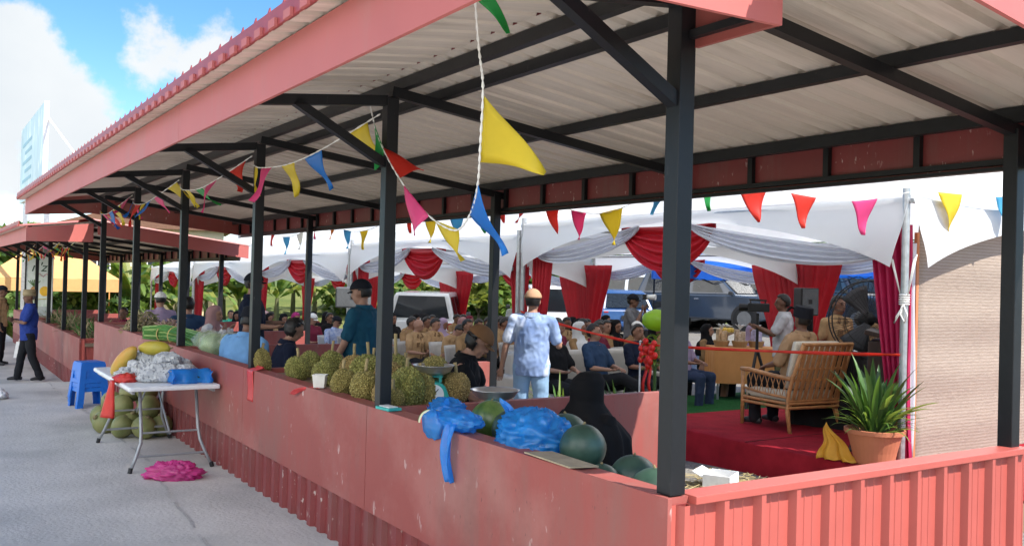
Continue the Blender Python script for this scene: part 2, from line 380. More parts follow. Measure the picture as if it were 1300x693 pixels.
# fascias
b = MB(); fs = [-.43, 3.66, 7.8, 11.0, 13.66]
for a, c in zip(fs, fs[1:]): b.box((-.962, a+.002, 2.572), (-.944, c-.002, 2.812))
b.build('front_fascia', red_fascia, stall)
b = MB(); b.prism([(-.943, 2.572), (.05, 2.60), (.05, zs(0)-.03), (-.943, 2.80)], -.43, -.412); b.build('end_fascia', red_fascia, stall)
b = MB(); b.box((.03, -.410, 2.60), (.048, -.04, 2.90)); b.build('return_panel', red_panel, stall)
b = MB(); b.bar((.012, -.39, 2.645), (.012, -.04, 2.645), .03, .03); b.build('edge_angle', black_steel, stall)
def verge(y0, y1, par):
    b = MB(); b.prism([(.05, zs(.05)-.225), (WID+.24, zs(WID+.24)-.225), (WID+.24, zs(WID+.24)-.004), (.05, zs(.05)-.004)], y0, y1); return b.build('verge_fascia', red_fascia, par)
verge(-.868, -.85, stall)
b = MB(); b.prism([(-.943, 2.572), (0, zs(0)-.30), (WID+.24, zs(WID+.24)-.24), (WID+.24, zs(WID+.24)-.004), (0, zs(0)-.004), (-.943, 2.80)], 13.63, 13.65); b.build('verge_fascia', red_panel, stall)
b = MB(); b.box((WID+.085, Y0, 2.385), (WID+.10, Y1, 2.625)); b.build('rear_fascia', red_skirt, stall)  # darker red than the other fascias: its shade put into the colour
b = MB(); b.bar((WID+.065, Y0, 2.41), (WID+.065, Y1, 2.41), .04, .03)
y = Y0+.2
while y < Y1: b.bar((WID+.065, y, 2.425), (WID+.065, y, 2.63), .04, .035, up=(1,0,0)); y += .62
b.bar((WID+.07, Y0, 2.385-.012), (WID+.07, Y1, 2.385-.012), .05, .02)
b.build('fascia_frame', black_steel, stall)
# display shelf behind the front wall
b = MB(); b.box((.062, .0, .69), (.62, 2.46, .72)); b.build('shelf', mat('shelf_board', (.22, .15, .10), rough=.8), stall)
b = MB(); b.box((.062, 2.54, .87), (.72, 4.96, .90)); b.build('shelf', MATS['shelf_board'], stall)
b = MB(); b.box((.062, 7.54, .87), (.72, 12.4, .90)); b.build('shelf', MATS['shelf_board'], stall)
stall2 = dup(stall, (.08, 14.75, -.40), 0, 'second red market stall, further along the road and standing lower than the first')

# ================================================================ MARQUEES
TX, TW, TL = 4.85, 6.1, 6.08
def lerp(a, b, t): return Vector(a)*(1-t)+Vector(b)*t
def swag(P, Q, sag, depth, m, parent, out=(1,0,0), name='swag', thin=.15):
    P, Q, out = Vector(P), Vector(Q), Vector(out); b = MB(); ph = random.random()*6
    def f(u, v):
        p = lerp(P, Q, u); k = (4*u*(1-u))**.75
        z = -sag*k*.35 - v*(depth*k+thin*.3) - (sag*k*.65)*v
        w = .035*sin(v*26+ph+u*1.2)*(.35+k) + .05*k*sin(v*3)
        return p + Vector((0,0,z)) + out*w
    b.grid(f, 22, 26, thick=.004); return b.build(name, m, parent, smooth=True)
def curtain(x, y, z0, z1, w0, w1, m, parent, dirv=(0,1,0), off=0, name='curtain', tie=None):
    """gathered cloth hanging by a post: wide at the top, drawn in lower down"""
    d = Vector(dirv).normalized(); nrm = Vector((-d.y, d.x, 0)); b = MB(); ph = random.random()*6; nf = 5
    def f(u, v):
        z = z1 + (z0-z1)*v
        w = w0+(w1-w0)*(sst(v, 0, .85))
        if tie: w = w*(1-.45*math.exp(-((v-tie)/.08)**2))
        s = (u-.5)*w
        return Vector((x, y, z)) + d*(s+off*(1-v*.85)) + nrm*(.045*sin(u*nf*2*pi+ph+v*1.5)*(.5+.5*(1-v*.4)))
    b.grid(f, 40, 16, thick=.004); return b.build(name, m, parent, smooth=True)
def marquee(loc, label, curt, first=False):
    root = thing('marquee', label, 'marquee', loc, 0, 'white marquees behind the stall')
    E, A = 2.56, 4.3
    b = MB()
    def roof(u, v):   # square eave to apex, slightly hollow
        ang = u*4; side = int(ang) % 4; t = ang-int(ang)
        c = [(0,0),(TW,0),(TW,TL),(0,TL)]; p = c[side]; q = c[(side+1)%4]
        x = p[0]+(q[0]-p[0])*t; y = p[1]+(q[1]-p[1])*t
        k = v; cx, cy = TW/2, TL/2
        z = E+(A-E)*(k**1.35) - .10*sin(pi*v)*sin(pi*t) 
        return Vector((x+(cx-x)*k*.97, y+(cy-y)*k*.97, z))
    b.grid(roof, 32, 10)
    b.lathe([(.22, A-.12), (.12, A+.25), (.02, A+.4), (0, A+.41)], 10, (TW/2, TL/2, 0))
    def val(P, Q, nrm):
        P, Q, nrm = Vector(P), Vector(Q), Vector(nrm)
        def f(u, v):
            d = abs(2*u-1); drop = .11+.50*d**2.0
            s = u + (0.5-u)*.05*v*(d**6)
            w = .03*nz(u*4+P.x, v*2+P.y)+.015*sin(u*40)*v*.3
            return lerp(P, Q, s)+Vector((0,0,E-drop*v-.02))+nrm*(.02+w*.6+.05*v)
        b.grid(f, 40, 6)
    val((0,0,0),(0,TL,0),(-1,0,0)); val((TW,0,0),(TW,TL,0),(1,0,0)); val((0,0,0),(TW,0,0),(0,-1,0)); val((0,TL,0),(TW,TL,0),(0,1,0))
    b.build('canopy', white_pvc, root, smooth=True)
    for x, y in ((.0,.05),(.0,TL-.05),(TW,.05),(TW,TL-.05)):
        b = MB(); b.tube([(x,y,-.12),(x,y,E+.06)], .032, 12); b.box((x-.09,y-.09,-.13),(x+.09,y+.09,-.11)); b.build('post', galv, root, smooth=False)
    for a, c in (((0,0),(0,TL)),((TW,0),(TW,TL)),((0,0),(TW,0)),((0,TL),(TW,TL))):
        b = MB(); b.tube([(a[0],a[1],E-.05),(c[0],c[1],E-.05)], .022, 8); b.build('eave_rail', galv, root)
    # drapes: white swags left and right of a red one on the two long sides
    for x, o, cs in ((.06, (1,0,0), 1), (TW-.06, (1,0,0), 0)):
        zt = E-.13
        swag((x+.05, TL*.40, zt), (x+.05, TL*.66, zt), .05, .46, red_cloth, root, o)
        swag((x, TL*.05, zt-.34), (x, TL*.46, zt), .08, .14, white_cloth, root, o)
        swag((x, TL*.95, zt-.30), (x, TL*.60, zt), .08, .14, white_cloth, root, o)
        m = curt if cs else red_cloth
        for (y, off) in ((.12, .17 if cs else .22), (TL-.12, -.20 if cs else -.22)):
            if cs and y > 3: m = red_cloth
            curtain(x+.10 if cs else x-.16, y, .15 if cs else .6, E-.25, 1.35 if not cs else .42, .20 if cs else .72, m, root, (0,1,0), off)
    return root
MQ = [(2.22, 'white peaked marquee over the red stage, with brown shade net on its near side', magenta_cloth),
      (8.32, 'white marquee over the first rows of audience, next one beyond the stage marquee', red_cloth),
      (14.42, 'white marquee over the middle rows of the khaki audience, second beyond the stage marquee', red_cloth),
      (20.5, 'white marquee behind the grey loudspeaker, third beyond the stage marquee', red_cloth),
      (26.6, 'white marquee at the far left end of the marquee row', red_cloth)]
for i, (y, lab, cm) in enumerate(MQ):
    if i == 0: marquee((TX, y, 0), lab, cm, True)
    elif i == 1: mq1 = marquee((TX, y, -.027*(y-2.2)), lab, cm)
    else: dup(mq1, (TX, y, -.027*(y-2.2)), 0, lab)
# rope lashing on the nearest post
b = MB()
for i in range(5): b.lathe([(.034, 0), (.046, .006), (.046, .012), (.034, .018)], 12, (TX, 2.27, 1.60+i*.02), 1, 1)
for s in (-1, 1):
    for j in range(3):
        b.tube([(TX+.01*s, 2.27+.03*s, 1.64), (TX-.03, 2.27+s*(.10+.015*j), 2.0+.02*j)], .005, 6)
b.tube([(TX-.04,2.25,1.60),(TX-.06,2.2,1.52),(TX-.05,2.23,1.45),(TX-.04,2.28,1.52),(TX-.04,2.26,1.6)], .007, 6)
b.tube([(TX-.04,2.25,1.60),(TX-.05,2.31,1.5),(TX-.04,2.34,1.44),(TX-.04,2.27,1.55)], .007, 6)
tag(b.build('rope', rope_m, smooth=True), 'white rope lashed round the galvanised marquee post beside the potted plant', 'rope')
# shade net on the near side of the first marquee
net_m = mat('brown_shade_net', (.50, .40, .32), rough=.85, var=.18, scale=4, col2=(.60, .50, .42), stretch=(1, 1, 60), bump=.8, bscale=14)
def weave(m, c, period=.024):
    t = m.node_tree; b_ = t.nodes['Principled BSDF']; lk = b_.inputs['Base Color'].links[0].from_socket
    tcn = N(t, 'ShaderNodeTexCoord'); w = N(t, 'ShaderNodeTexWave', wave_type='BANDS', bands_direction='Z'); w.inputs['Scale'].default_value = .314/period; w.inputs['Distortion'].default_value = 1.6; w.inputs['Detail'].default_value = 2; w.inputs['Detail Scale'].default_value = 3
    L(t, tcn.outputs['Object'], w.inputs['Vector']); x = N(t, 'ShaderNodeMix', data_type='RGBA'); mm = N(t, 'ShaderNodeMath', operation='MULTIPLY'); L(t, w.outputs['Fac'], mm.inputs[0]); mm.inputs[1].default_value = .6
    L(t, mm.outputs[0], x.inputs[0]); L(t, lk, x.inputs[6]); x.inputs[7].default_value = (*c, 1); L(t, x.outputs[2], b_.inputs['Base Color'])
weave(net_m, (.34, .25, .19), .03); addtrans(net_m, (.35, .27, .21), .2)
sn = thing('shade_net', 'brown woven shade net hung below the white valance at the right edge', 'shade net', (5.14, 2.34, 0))
b = MB(); b.grid(lambda u, v: Vector((u*5.6, .015*sin(u*19)+.02*nz(u*8, v*5)+.01*sin(v*30), .1+v*2.32+.06*sin(u*3))), 40, 24, thick=.004); b.build('net', net_m, sn, smooth=True)
b = MB(); b.bar((-.015, 0, .0), (-.015, 0, 2.25), .035, .03, up=(0,1,0)); b.build('batten', mat('raw_batten', (.45, .17, .07), rough=.7), sn)
b = MB(); b.grid(lambda u, v: Vector((-.12+.09*u+.02*sin(v*6), -.02+.02*sin(u*9), .25+v*1.9)), 8, 14, thick=.003); b.build('white_edging', white_cloth, sn, smooth=True)

# ================================================================ STAGE AND ITS FURNITURE
carpet_r = mat('red_carpet', (.27, .014, .024), rough=.95, var=.2, scale=5, bump=.5, bscale=300, spec=.1)
carpet_g = mat('green_turf_carpet', (.016, .085, .022), rough=.95, var=.25, scale=14, bump=.6, bscale=300, spec=.1)
SZ = .22
st = thing('stage', 'low stage covered in red carpet with a draped front', 'stage', (4.40, 1.0, 0))
b = MB()
def stg(u, v):
    y = u*4.32; s = v
    if s < .35:
        k = s/.35; return Vector((-.05*(1-k)+.02*nz(y*2.2, 1)*(1-k)+.02*sin(y*5)*(1-k)*.4, y, -.12+(SZ+.12)*sst(k, 0, 1)))
    return Vector(((s-.35)/.65*6.5+.0, y, SZ+.006*nz(y*2, s*9)))
b.grid(stg, 70, 40); b.build('carpet', carpet_r, st, smooth=True)
b = MB(); b.box((.03, .02, -.2), (6.5, 4.30, SZ-.03)); b.build('platform', mat('ply', (.22, .15, .09), rough=.8), st)
b = MB()
for a in (2.64,): b.bar((.0, a, SZ+.003), (3.2, a+.02, SZ+.003), .012, .006)
b.build('carpet_seam', mat('dark_red_seam', (.12, .008, .012), rough=.95), st)
b = MB(); b.grid(lambda u, v: Vector((4.2+u*6.2, 5.34+v*3.0, .03-.03*v*3+.01*nz(u*9, v*6))), 30, 16, thick=.012)
tag(b.build('green_carpet', carpet_g, smooth=True), 'green turf carpet laid on the ground behind the red stage', 'carpet')

rattan = mat('honey_rattan', (.42, .20, .075), rough=.42, var=.25, scale=18, spec=.45)
cushion = mat('cream_cushion', (.60, .55, .44), rough=.9, var=.08, scale=30, bump=.15, bscale=200)
ch = thing('rattan_chair', 'honey rattan lounge chair with cream cushions, its slatted back towards the camera', 'chair', (5.61, 3.80, SZ), radians(-6))
def rt(pts, r=.02, seg=8):
    b.tube(pts, r, seg)
W2 = .355
for s in (-1, 1):
    b = MB(); rt([(s*W2,.70,0),(s*W2,.70,.60)], .021); rt([(s*W2,.70,.30),(s*(W2-.05),.70,.24),(s*(W2-.1),.70,.27)], .014); b.build('leg', rattan, ch, smooth=True)
    b = MB(); rt([(s*(W2+.03),-.06,0),(s*W2,.02,.22),(s*W2,.0,.42),(s*W2,-.07,.62),(s*(W2-.01),-.18,.93)], .022); rt([(s*(W2+.01),-.02,.02),(s*(W2-.03),.03,.22),(s*(W2-.06),.03,.30)], .016); b.build('leg', rattan, ch, smooth=True)
    b = MB(); rt([(s*W2,.73,.60),(s*W2,.60,.605),(s*W2,.25,.575),(s*W2,-.02,.56),(s*W2,-.08,.62)], .024); rt([(s*W2,.70,.40),(s*W2,.35,.37),(s*W2,.0,.36)], .014)
    b.build('armrest', rattan, ch, smooth=True)
    b = MB()
    for i in range(7):
        y0 = .62-i*.085
        rt([(s*W2,y0,.60-.01*i*.5),(s*W2,y0-.045,.48),(s*W2,y0-.075,.375)], .005, 5); rt([(s*W2,y0-.085,.60-.01*i*.5),(s*W2,y0-.045,.48),(s*W2,y0-.01,.375)], .005, 5)
    b.build('lattice', rattan, ch)
b = MB()
for z in (.30, .255): rt([(-W2,.70,z),(W2,.70,z)], .017); rt([(-W2,.0,z),(W2,.0,z)], .017); rt([(-W2,0,z),(-W2,.70,z)], .017); rt([(W2,0,z),(W2,.70,z)], .017)
b.box((-W2+.01,.0,.285),(W2-.01,.69,.30)); b.build('seat_frame', rattan, ch)
b = MB()
for i in range(9):
    x = -W2+.055+i*(2*W2-.11)/8; b.bar((x,-.002,.32),(x,-.175,.91),.044,.012,up=(0,1,0))
rt([(-W2,-.18,.93),(W2,-.18,.93)], .02); rt([(-W2,-.05,.55),(W2,-.05,.55)], .015); rt([(-W2,-.095,.67),(W2,-.095,.67)], .013); rt([(-W2,.0,.33),(W2,.0,.33)], .015)
b.build('backrest', rattan, ch)
b = MB(); b.box((-.325,.03,.31),(.325,.70,.42), bevel=.035); b.build('seat_cushion', cushion, ch, smooth=True)
b = MB(); b.box((-.32,.0,.44),(.32,.07,.96), rot=Matrix.Rotation(radians(14), 3, 'X'), bevel=.035); b.build('back_cushion', cushion, ch, smooth=True)

def strap_leaf(b, base, az, length, width, lift, droop, seg=8, fold=.25):
    base = Vector(base); d = Vector((cos(az), sin(az), 0)); sdir = Vector((-sin(az), cos(az), 0)); L_, R_, C_ = [], [], []
    x = z = 0; a = lift
    for i in range(seg+1):
        t = i/seg; w = width*(.35+.65*sin(min(1, t*1.6+.1)*pi/2))*(1-t**3) + .001
        p = base+d*x+Vector((0,0,z)); up = Vector((-sin(a)*d.x, -sin(a)*d.y, cos(a)))
        L_.append(b.bm.verts.new(p+sdir*w/2+up*w*fold)); R_.append(b.bm.verts.new(p-sdir*w/2+up*w*fold)); C_.append(b.bm.verts.new(p))
        x += cos(a)*length/seg; z += sin(a)*length/seg; a -= droop/seg*(.4+1.2*t)
    for i in range(seg):
        b.face([L_[i], C_[i], C_[i+1], L_[i+1]]); b.face([C_[i], R_[i], R_[i+1], C_[i+1]])
leaf_dark = addtrans(mat('plant_leaf_dark', (.035, .085, .022), rough=.4, var=.3, scale=10, spec=.5), (.08, .16, .02), .25)
leaf_mid = addtrans(mat('plant_leaf_mid', (.07, .16, .03), rough=.4, var=.3, scale=10, spec=.5), (.16, .30, .03), .3)
leaf_pale = addtrans(mat('plant_leaf_light', (.15, .24, .045), rough=.45, var=.25, scale=8, spec=.45), (.30, .42, .06), .35)  # palest of the three leaf greens
terracotta = mat('terracotta', (.43, .15, .075), rough=.7, var=.1, scale=4)
pp = thing('potted_plant', 'large terracotta coloured pot of long strap leaves on the stage beside the marquee post', 'potted plant', (4.60, 2.36, SZ))
b = MB(); b.lathe([(0,0),(.15,0),(.165,.02),(.185,.12),(.225,.27),(.25,.275),(.252,.31),(.235,.312),(.225,.28),(.21,.25),(0,.25)], 32); b.build('pot', terracotta, pp, smooth=False)
b = MB(); b.lathe([(0,.262),(.12,.27),(.218,.258)], 20); b.build('soil', mat('soil', (.05, .035, .025), rough=1), pp)
rr = random.Random(3); b = MB()
for i in range(34):
    b.mi = rr.choice([0, 0, 0, 1]); a = rr.random()*2*pi; strap_leaf(b, (.07*cos(a), .07*sin(a), .26), a+rr.uniform(-.4, .4), rr.uniform(.45, .72), rr.uniform(.055, .085), rr.uniform(1.05, 1.52), rr.uniform(.2, .9))
for i in range(90):
    b.mi = rr.choice([0, 1, 1, 2]); a = rr.random()*2*pi; strap_leaf(b, (.13*cos(a), .13*sin(a), .26+rr.random()*.15), a+rr.uniform(-.5, .5), rr.uniform(.16, .34), rr.uniform(.014, .026), rr.uniform(.3, 1.3), rr.uniform(.6, 1.8), seg=5)
for i in range(4):
    a = -2.2+i*.5; b.mi = 2; strap_leaf(b, (.06*cos(a), .06*sin(a), .3), a, rr.uniform(.4, .75), .065, 1.0-.1*i, .8)
b.mi = 2; strap_leaf(b, (.12, -.1, .4), -.6, .42, .05, .5, .4)
b.build('foliage', [leaf_dark, leaf_mid, leaf_pale], pp, smooth=True)
b = MB(); yc = addtrans(mat('yellow_satin', (.70, .36, .03), rough=.5, var=.1), (.8, .4, .03), .3)
b.grid(lambda u, v: Vector((-.05+.10*u*v+.03*sin(u*14)*v-.12*v, .22-.34*u*v+.02*sin(v*9)-.0*u, .31*(1-v)+.008+.012*abs(sin(u*14))*v)), 26, 14, thick=.004)
o = b.build('yellow_cloth', yc, smooth=True); o.location = (4.50, 2.52, SZ); tag(o, 'yellow satin cloth spilling from under the terracotta pot', 'cloth')
black_m = mat('black_plastic', (.015, .015, .016), rough=.5, var=.2)
for i, (x, y, r) in enumerate(((4.98, 3.02, .4), (5.06, 2.9, .25))):
    s_ = thing('sandal', ('black sandal lying on the red carpet, further from the pot', 'black sandal lying on the red carpet, nearer the pot')[i], 'sandal', (x, y, SZ+.012), r, 'pair of black sandals')
    b = MB(); b.grid(lambda u, v: Vector(((u-.5)*.26, (v-.5)*(.085+.02*sin(u*5)), .004+.01*(u-.5)**2)), 10, 4, thick=.022); b.build('sole', black_m, s_, smooth=True)
    b = MB(); b.tube([(.02,-.045,.01),(.05,-.02,.05),(.05,.02,.05),(.02,.045,.01)], .012, 6); b.build('strap', black_m, s_)
# dark lectern, drum fan, black-cloth box behind the chair
lec = thing('lectern', 'dark brown wooden lectern standing behind the potted plant', 'lectern', (6.30, 3.32, SZ), radians(30))
dk = mat('dark_lectern_wood', (.035, .018, .012), rough=.5, var=.3, scale=6, stretch=(8, 8, .6))
b = MB(); b.box((-.34,-.24,.05),(.34,.24,.98), bevel=.01); b.build('body', dk, lec)
b = MB(); b.box((-.38,-.27,0),(.38,.27,.05), bevel=.008); b.build('base', dk, lec)
b = MB(); b.box((-.38,-.28,.99),(.38,.28,1.04), rot=Matrix.Rotation(radians(12),3,'X'), bevel=.008); b.build('top', dk, lec)
b = MB(); b.box((-.22,-.246,.3),(.22,-.24,.8), bevel=.002); b.build('front_panel', MATS['ply'] if 0 else mat('lectern_panel', (.06, .03, .02), rough=.4), lec)
bx = thing('draped_box', 'black cloth draped over a box between the rattan chair and the lectern', 'box', (6.22, 4.05, SZ), radians(20))
b = MB(); blk = mat('black_cloth', (.008, .008, .009), rough=.95, bump=.3, bscale=8)
def drp(u, v):
    a = u*2*pi; r = (.30+.03*sin(a*9)*(v**1.5))*(1+.12*v)
    sq = max(abs(cos(a)), abs(sin(a)))
    return Vector((cos(a)/sq*r, sin(a)/sq*r, .80*(1-v)))
b.grid(drp, 72, 10); b.box((-.295,-.295,.78),(.295,.295,.81), bevel=.01); b.build('cloth', blk, bx, smooth=True)
fan = thing('pedestal_fan', 'large round pedestal fan with black wire guard in front of the two khaki shirted men', 'fan', (6.62, 3.92, SZ-.02), radians(232))
b = MB(); b.lathe([(0,0),(.28,0),(.28,.03),(.05,.06),(.03,.08),(.03,1.1),(0,1.1)], 20); b.build('stand', black_m, fan)
b = MB(); b.tube([(-.1,0,1.20),(.12,0,1.20)], [.10,.08], 14); b.build('motor', black_m, fan, smooth=True)
b = MB(); b.box((-.104,-.05,1.14),(-.1,.05,1.21)); b.build('rating_plate', mat('white_label', (.75,.75,.75)), fan)
b = MB()
for xx, R0 in ((.10, .43), (.24, .43), (.28, .3)):
    b.tube([(xx, R0*cos(t*2*pi/40), 1.20+R0*sin(t*2*pi/40)) for t in range(41)], .008 if R0 > .4 else .004, 5, cap=False)
for t in range(48):
    a = t*2*pi/48; c_, s2 = cos(a), sin(a)
    b.tube([(.05,.07*c_,1.20+.07*s2),(.06,.3*c_,1.20+.3*s2),(.10,.43*c_,1.20+.43*s2),(.24,.43*c_,1.20+.43*s2),(.30,.07*c_,1.20+.07*s2)], .0022, 4)
b.build('guard', black_m, fan)
b = MB()
for k in range(3):
    a0 = k*2*pi/3
    b.grid(lambda u, v: Vector((.17+.07*(v-.5), (.06+.32*u)*cos(a0+(v-.5)*.9), 1.20+(.06+.32*u)*sin(a0+(v-.5)*.9))), 6, 5, thick=.004)
b.build('blade', mat('grey_fan_blade', (.05,.05,.055), rough=.5), fan, smooth=True)

# speakers on stands
def speaker(loc, rz, w, d, h, hz, label, m, horn=True):
    s_ = thing('loudspeaker', label, 'loudspeaker', loc, rz)
    b = MB(); b.box((-w/2,-d/2,hz),(w/2,d/2,hz+h), bevel=.02); b.build('cabinet', m, s_)
    b = MB(); b.box((-w/2+.02,-d/2-.012,hz+.02),(w/2-.02,-d/2-.002,hz+h-.02), bevel=.004); b.build('grille', mat('speaker_grille', (.10,.105,.11) if h < .4 else (.02,.02,.02), rough=.6, bump=.6, bscale=260), s_)
    b = MB(); b.tube([(0,0,0),(0,0,hz)], .018, 10); b.build('pole', black_m, s_)
    b = MB(); b.box((-.03,-d/2-.016,hz+h*.42),(.03,-d/2-.012,hz+h*.58)); b.build('badge', black_m, s_)
    for k in range(3):
        a = k*2*pi/3+.4; b = MB(); b.tube([(0,0,.55),(.45*cos(a),.45*sin(a),.0)], .012, 8); b.build('leg', black_m, s_)
    return s_
grey_sp = mat('grey_speaker', (.13, .135, .14), rough=.5)
speaker((3.42, 10.9, -.28), radians(-28), .53, .34, .32, 1.52, 'wide grey loudspeaker on a pole stand left of the man in teal', grey_sp)
speaker((9.6, 7.15, -.12), radians(-25), .30, .28, .44, 1.42, 'small black loudspeaker on a pole in front of a red curtain', black_m)

# ================================================================ BARRIER TAPE, FLOWERS, SOFA, TABLE
tape_m = addtrans(mat('red_barrier_tape', (.75, .06, .03), rough=.4), (.9, .1, .05), .4)
def tape(name, label, P, Q, sag, w=.035):
    P, Q = Vector(P), Vector(Q); b = MB(); n = 30
    def f(u, v):
        p = lerp(P, Q, u); z = -4*sag*u*(1-u); tw = .9*sin(u*7+P.x)
        return p+Vector((.3*w*(v-.5)*sin(tw), 0, z+(v-.5)*w*cos(tw)))
    b.grid(f, n, 2, thick=.0015); tag(b.build(name, tape_m, smooth=True), label, 'barrier tape')
tape('barrier_tape', 'red barrier tape running from the marquee post to the thin white stake', (4.80, 2.27, 1.17), (5.02, 5.90, 1.0), .02)
tape('barrier_tape', 'red barrier tape running from the thin white stake up past the man in tie-dye', (5.02, 5.90, 1.0), (4.82, 8.25, 1.30), .03)
b = MB(); b.tube([(5.02,5.9,-.1),(5.02,5.9,1.03)], .011, 8); b.ball((5.02,5.9,1.03), .016, 8, 6); b.ball((5.02, 5.9, .72), .014, 8, 6)
tag(b.build('stake', mat('white_stake', (.7,.7,.7)), smooth=True), 'thin white stake holding the red barrier tape beside the sofa', 'stake')
fl = thing('flower_stand', 'lime green balloon and leaf spray with a red bow, just left of the corner post', 'flower stand', (5.10, 5.72, -.08))
lime = addtrans(mat('lime_balloon', (.30, .50, .03), rough=.25, var=.1), (.5, .75, .05), .35)
b = MB(); b.tube([(0,0,0),(0,0,1.15)], .02, 8); b.lathe([(0,0),(.16,0),(.15,.02),(0,.03)], 16); b.build('stand', mat('stand_green', (.05,.12,.03)), fl)
b = MB(); b.ball((.0,0,1.38), (.17,.17,.13), 16, 10, fn=lambda d: 1+.12*nz(d.x*2, d.y*2, d.z*2)); b.build('balloon', lime, fl, smooth=True)
b = MB()
for i in range(26):
    a = rr.random()*2*pi; strap_leaf(b, (0,0,.78+.4*rr.random()), a, rr.uniform(.14,.24), .06, rr.uniform(-.2,1), 1.2, seg=5)
b.build('leaf_spray', [leaf_pale], fl, smooth=True)
b = MB(); bow = mat('red_bow', (.60,.02,.015), rough=.35)
for i in range(16):
    a = i*2.4; r0 = .06+.045*(i%3); c = Vector((-.10-.02*(i%2), r0*cos(a), .98+r0*sin(a)))
    b.ball(c, (.03,.045,.045), 8, 6)
for s in (-1, 1): b.grid(lambda u, v: Vector((-.12+.02*sin(u*9), s*.02+(v-.5)*.05+s*.06*u, .90-.55*u)), 10, 2, thick=.003)
b.build('bow', bow, fl, smooth=True)
beige = mat('cream_sofa_leather', (.42, .39, .34), rough=.55, var=.08, scale=6)
sf = thing('sofa', 'long cream sofa facing the stage, with guests seated on it', 'sofa', (5.42, 7.35, -.14), 0)
b = MB(); b.box((-1.08,-.40,.12),(1.08,.35,.42), bevel=.05); b.build('seat', beige, sf, smooth=True)
b = MB(); b.box((-1.12,.28,.10),(1.12,.50,.92), bevel=.06); b.build('backrest', beige, sf, smooth=True)
for s in (-1, 1):
    b = MB(); b.box((s*1.16-.09,-.42,.08),(s*1.16+.09,.48,.62), bevel=.05); b.build('armrest', beige, sf, smooth=True)
for x in (-1.0, 1.0):
    for y in (-.3, .4): b = MB(); b.tube([(x,y,0),(x,y,.12)], .025, 8); b.build('leg', black_m, sf)
wb = thing('step_stool', 'small white boxy side table in front of the cream sofa', 'side table', (5.55, 6.55, -.1), .1)
wm = mat('white_laminate', (.7,.7,.68), rough=.4)
b = MB(); b.box((-.22,-.16,.36),(.22,.16,.40), bevel=.006); b.build('top', wm, wb)
for s in (-1,1): b = MB(); b.box((s*.19-.012,-.14,0),(s*.19+.012,.14,.36)); b.build('leg', wm, wb)
# low plants in front of the sofa
def bush_of_straps(loc, n, L0, L1, w, label, cat, seed, group=None):
    r_ = random.Random(seed); p = thing('strap_plant', label, cat, loc, 0, group); b = MB()
    for i in range(n):
        a = r_.random()*2*pi; b.mi = r_.choice([0,1,1,2]); strap_leaf(b, (.10*cos(a), .10*sin(a), .12), a+r_.uniform(-.5,.5), r_.uniform(L0,L1), w, r_.uniform(.6,1.45), r_.uniform(.4,1.5))
    b.build('foliage', [leaf_dark, leaf_mid, leaf_pale], p, smooth=True)
    b = MB(); b.lathe([(0,0),(.10,0),(.14,.18),(.15,.19),(.13,.17),(0,.15)], 16); b.build('pot', terracotta, p)
bush_of_straps((3.95, 6.05, -.12), 80, .45, .75, .035, 'bushy green strap leaf plant beside the legs of the man in tie-dye', 'plant', 11)
bush_of_straps((4.42, 5.62, -.12), 60, .4, .7, .035, 'green strap leaf plant half hidden by the black hijab', 'plant', 12)
# table with an orange cloth and gift hampers
ot = thing('cloth_table', 'long table under a pale orange cloth, behind the stage', 'table', (8.72, 7.58, -.16), radians(-33))
orc = mat('orange_tablecloth', (.60, .27, .09), rough=.8, var=.08, scale=3)
b = MB()
def tcl(u, v):
    a = u*2*pi; sq = max(abs(cos(a))/1.0, abs(sin(a))/1.0); k = 1+.03*sin(a*14)*v
    return Vector((cos(a)/sq*.58*k, sin(a)/sq*.32*k, .93-.55*v))
b.grid(tcl, 90, 6); b.box((-.58,-.32,.91),(.58,.32,.935)); b.build('tablecloth', orc, ot, smooth=False)
for x in (-.5,.5):
    for y in (-.25,.25): b = MB(); b.tube([(x,y,0),(x,y,.91)], .018, 8); b.build('leg', galv, ot)
film = mat('clear_film', (.75,.78,.80), rough=.12, var=.05, spec=.9)
hm = [(-.40, .0, (.55,.38,.22), 'brown'), (-.12, -.05, (.55,.42,.30), 'tan'), (.16, .02, (.45,.42,.60), 'lilac')]
for x, y, c, nm_ in hm:
    wv = ot.matrix_basis @ Vector((x, y, .935))
    wv = Matrix.Translation(ot.location) @ Matrix.Rotation(ot.rotation_euler.z, 4, 'Z') @ Vector((x, y, .936))
    h_ = thing('gift_hamper', f'gift hamper wrapped in clear film round {nm_} packets on the orange table', 'hamper', wv, rr.random(), 'gift hampers on the orange table')
    b = MB(); b.lathe([(0,0),(.10,0),(.13,.09),(.12,.10),(0,.08)], 14); b.build('basket', mat('basket_straw', (.35,.22,.1), rough=.9), h_)
    b = MB()
    for i in range(5):
        a = i*1.3; b.box((.05*cos(a)-.035,.05*sin(a)-.03,.08),(.05*cos(a)+.035,.05*sin(a)+.03,.22+.03*(i%3)), rot=Matrix.Rotation(a,3,'Z'), bevel=.008)
    b.build('packets', mat('packet_'+nm_, c, rough=.35, var=.4, scale=20), h_)
    b = MB(); b.ball((0,0,.2), (.03,.03,.03), 6, 4)
    for i in range(7): strap_leaf(b, (0,0,.27), i*.9, .13, .05, .9, .6, seg=4)
    b.build('film_ruff', film, h_)
for i in range(3):
    wv = Matrix.Translation(ot.location) @ Matrix.Rotation(ot.rotation_euler.z, 4, 'Z') @ Vector((-.30+.09*i, .16, 1.19))
b = MB(); wv = Matrix.Translation(ot.location) @ Matrix.Rotation(ot.rotation_euler.z, 4, 'Z') @ Vector((-.28, .18, .936))
fr = thing('fruit_bowl', 'bowl of yellow fruit on the orange table', 'bowl', wv)
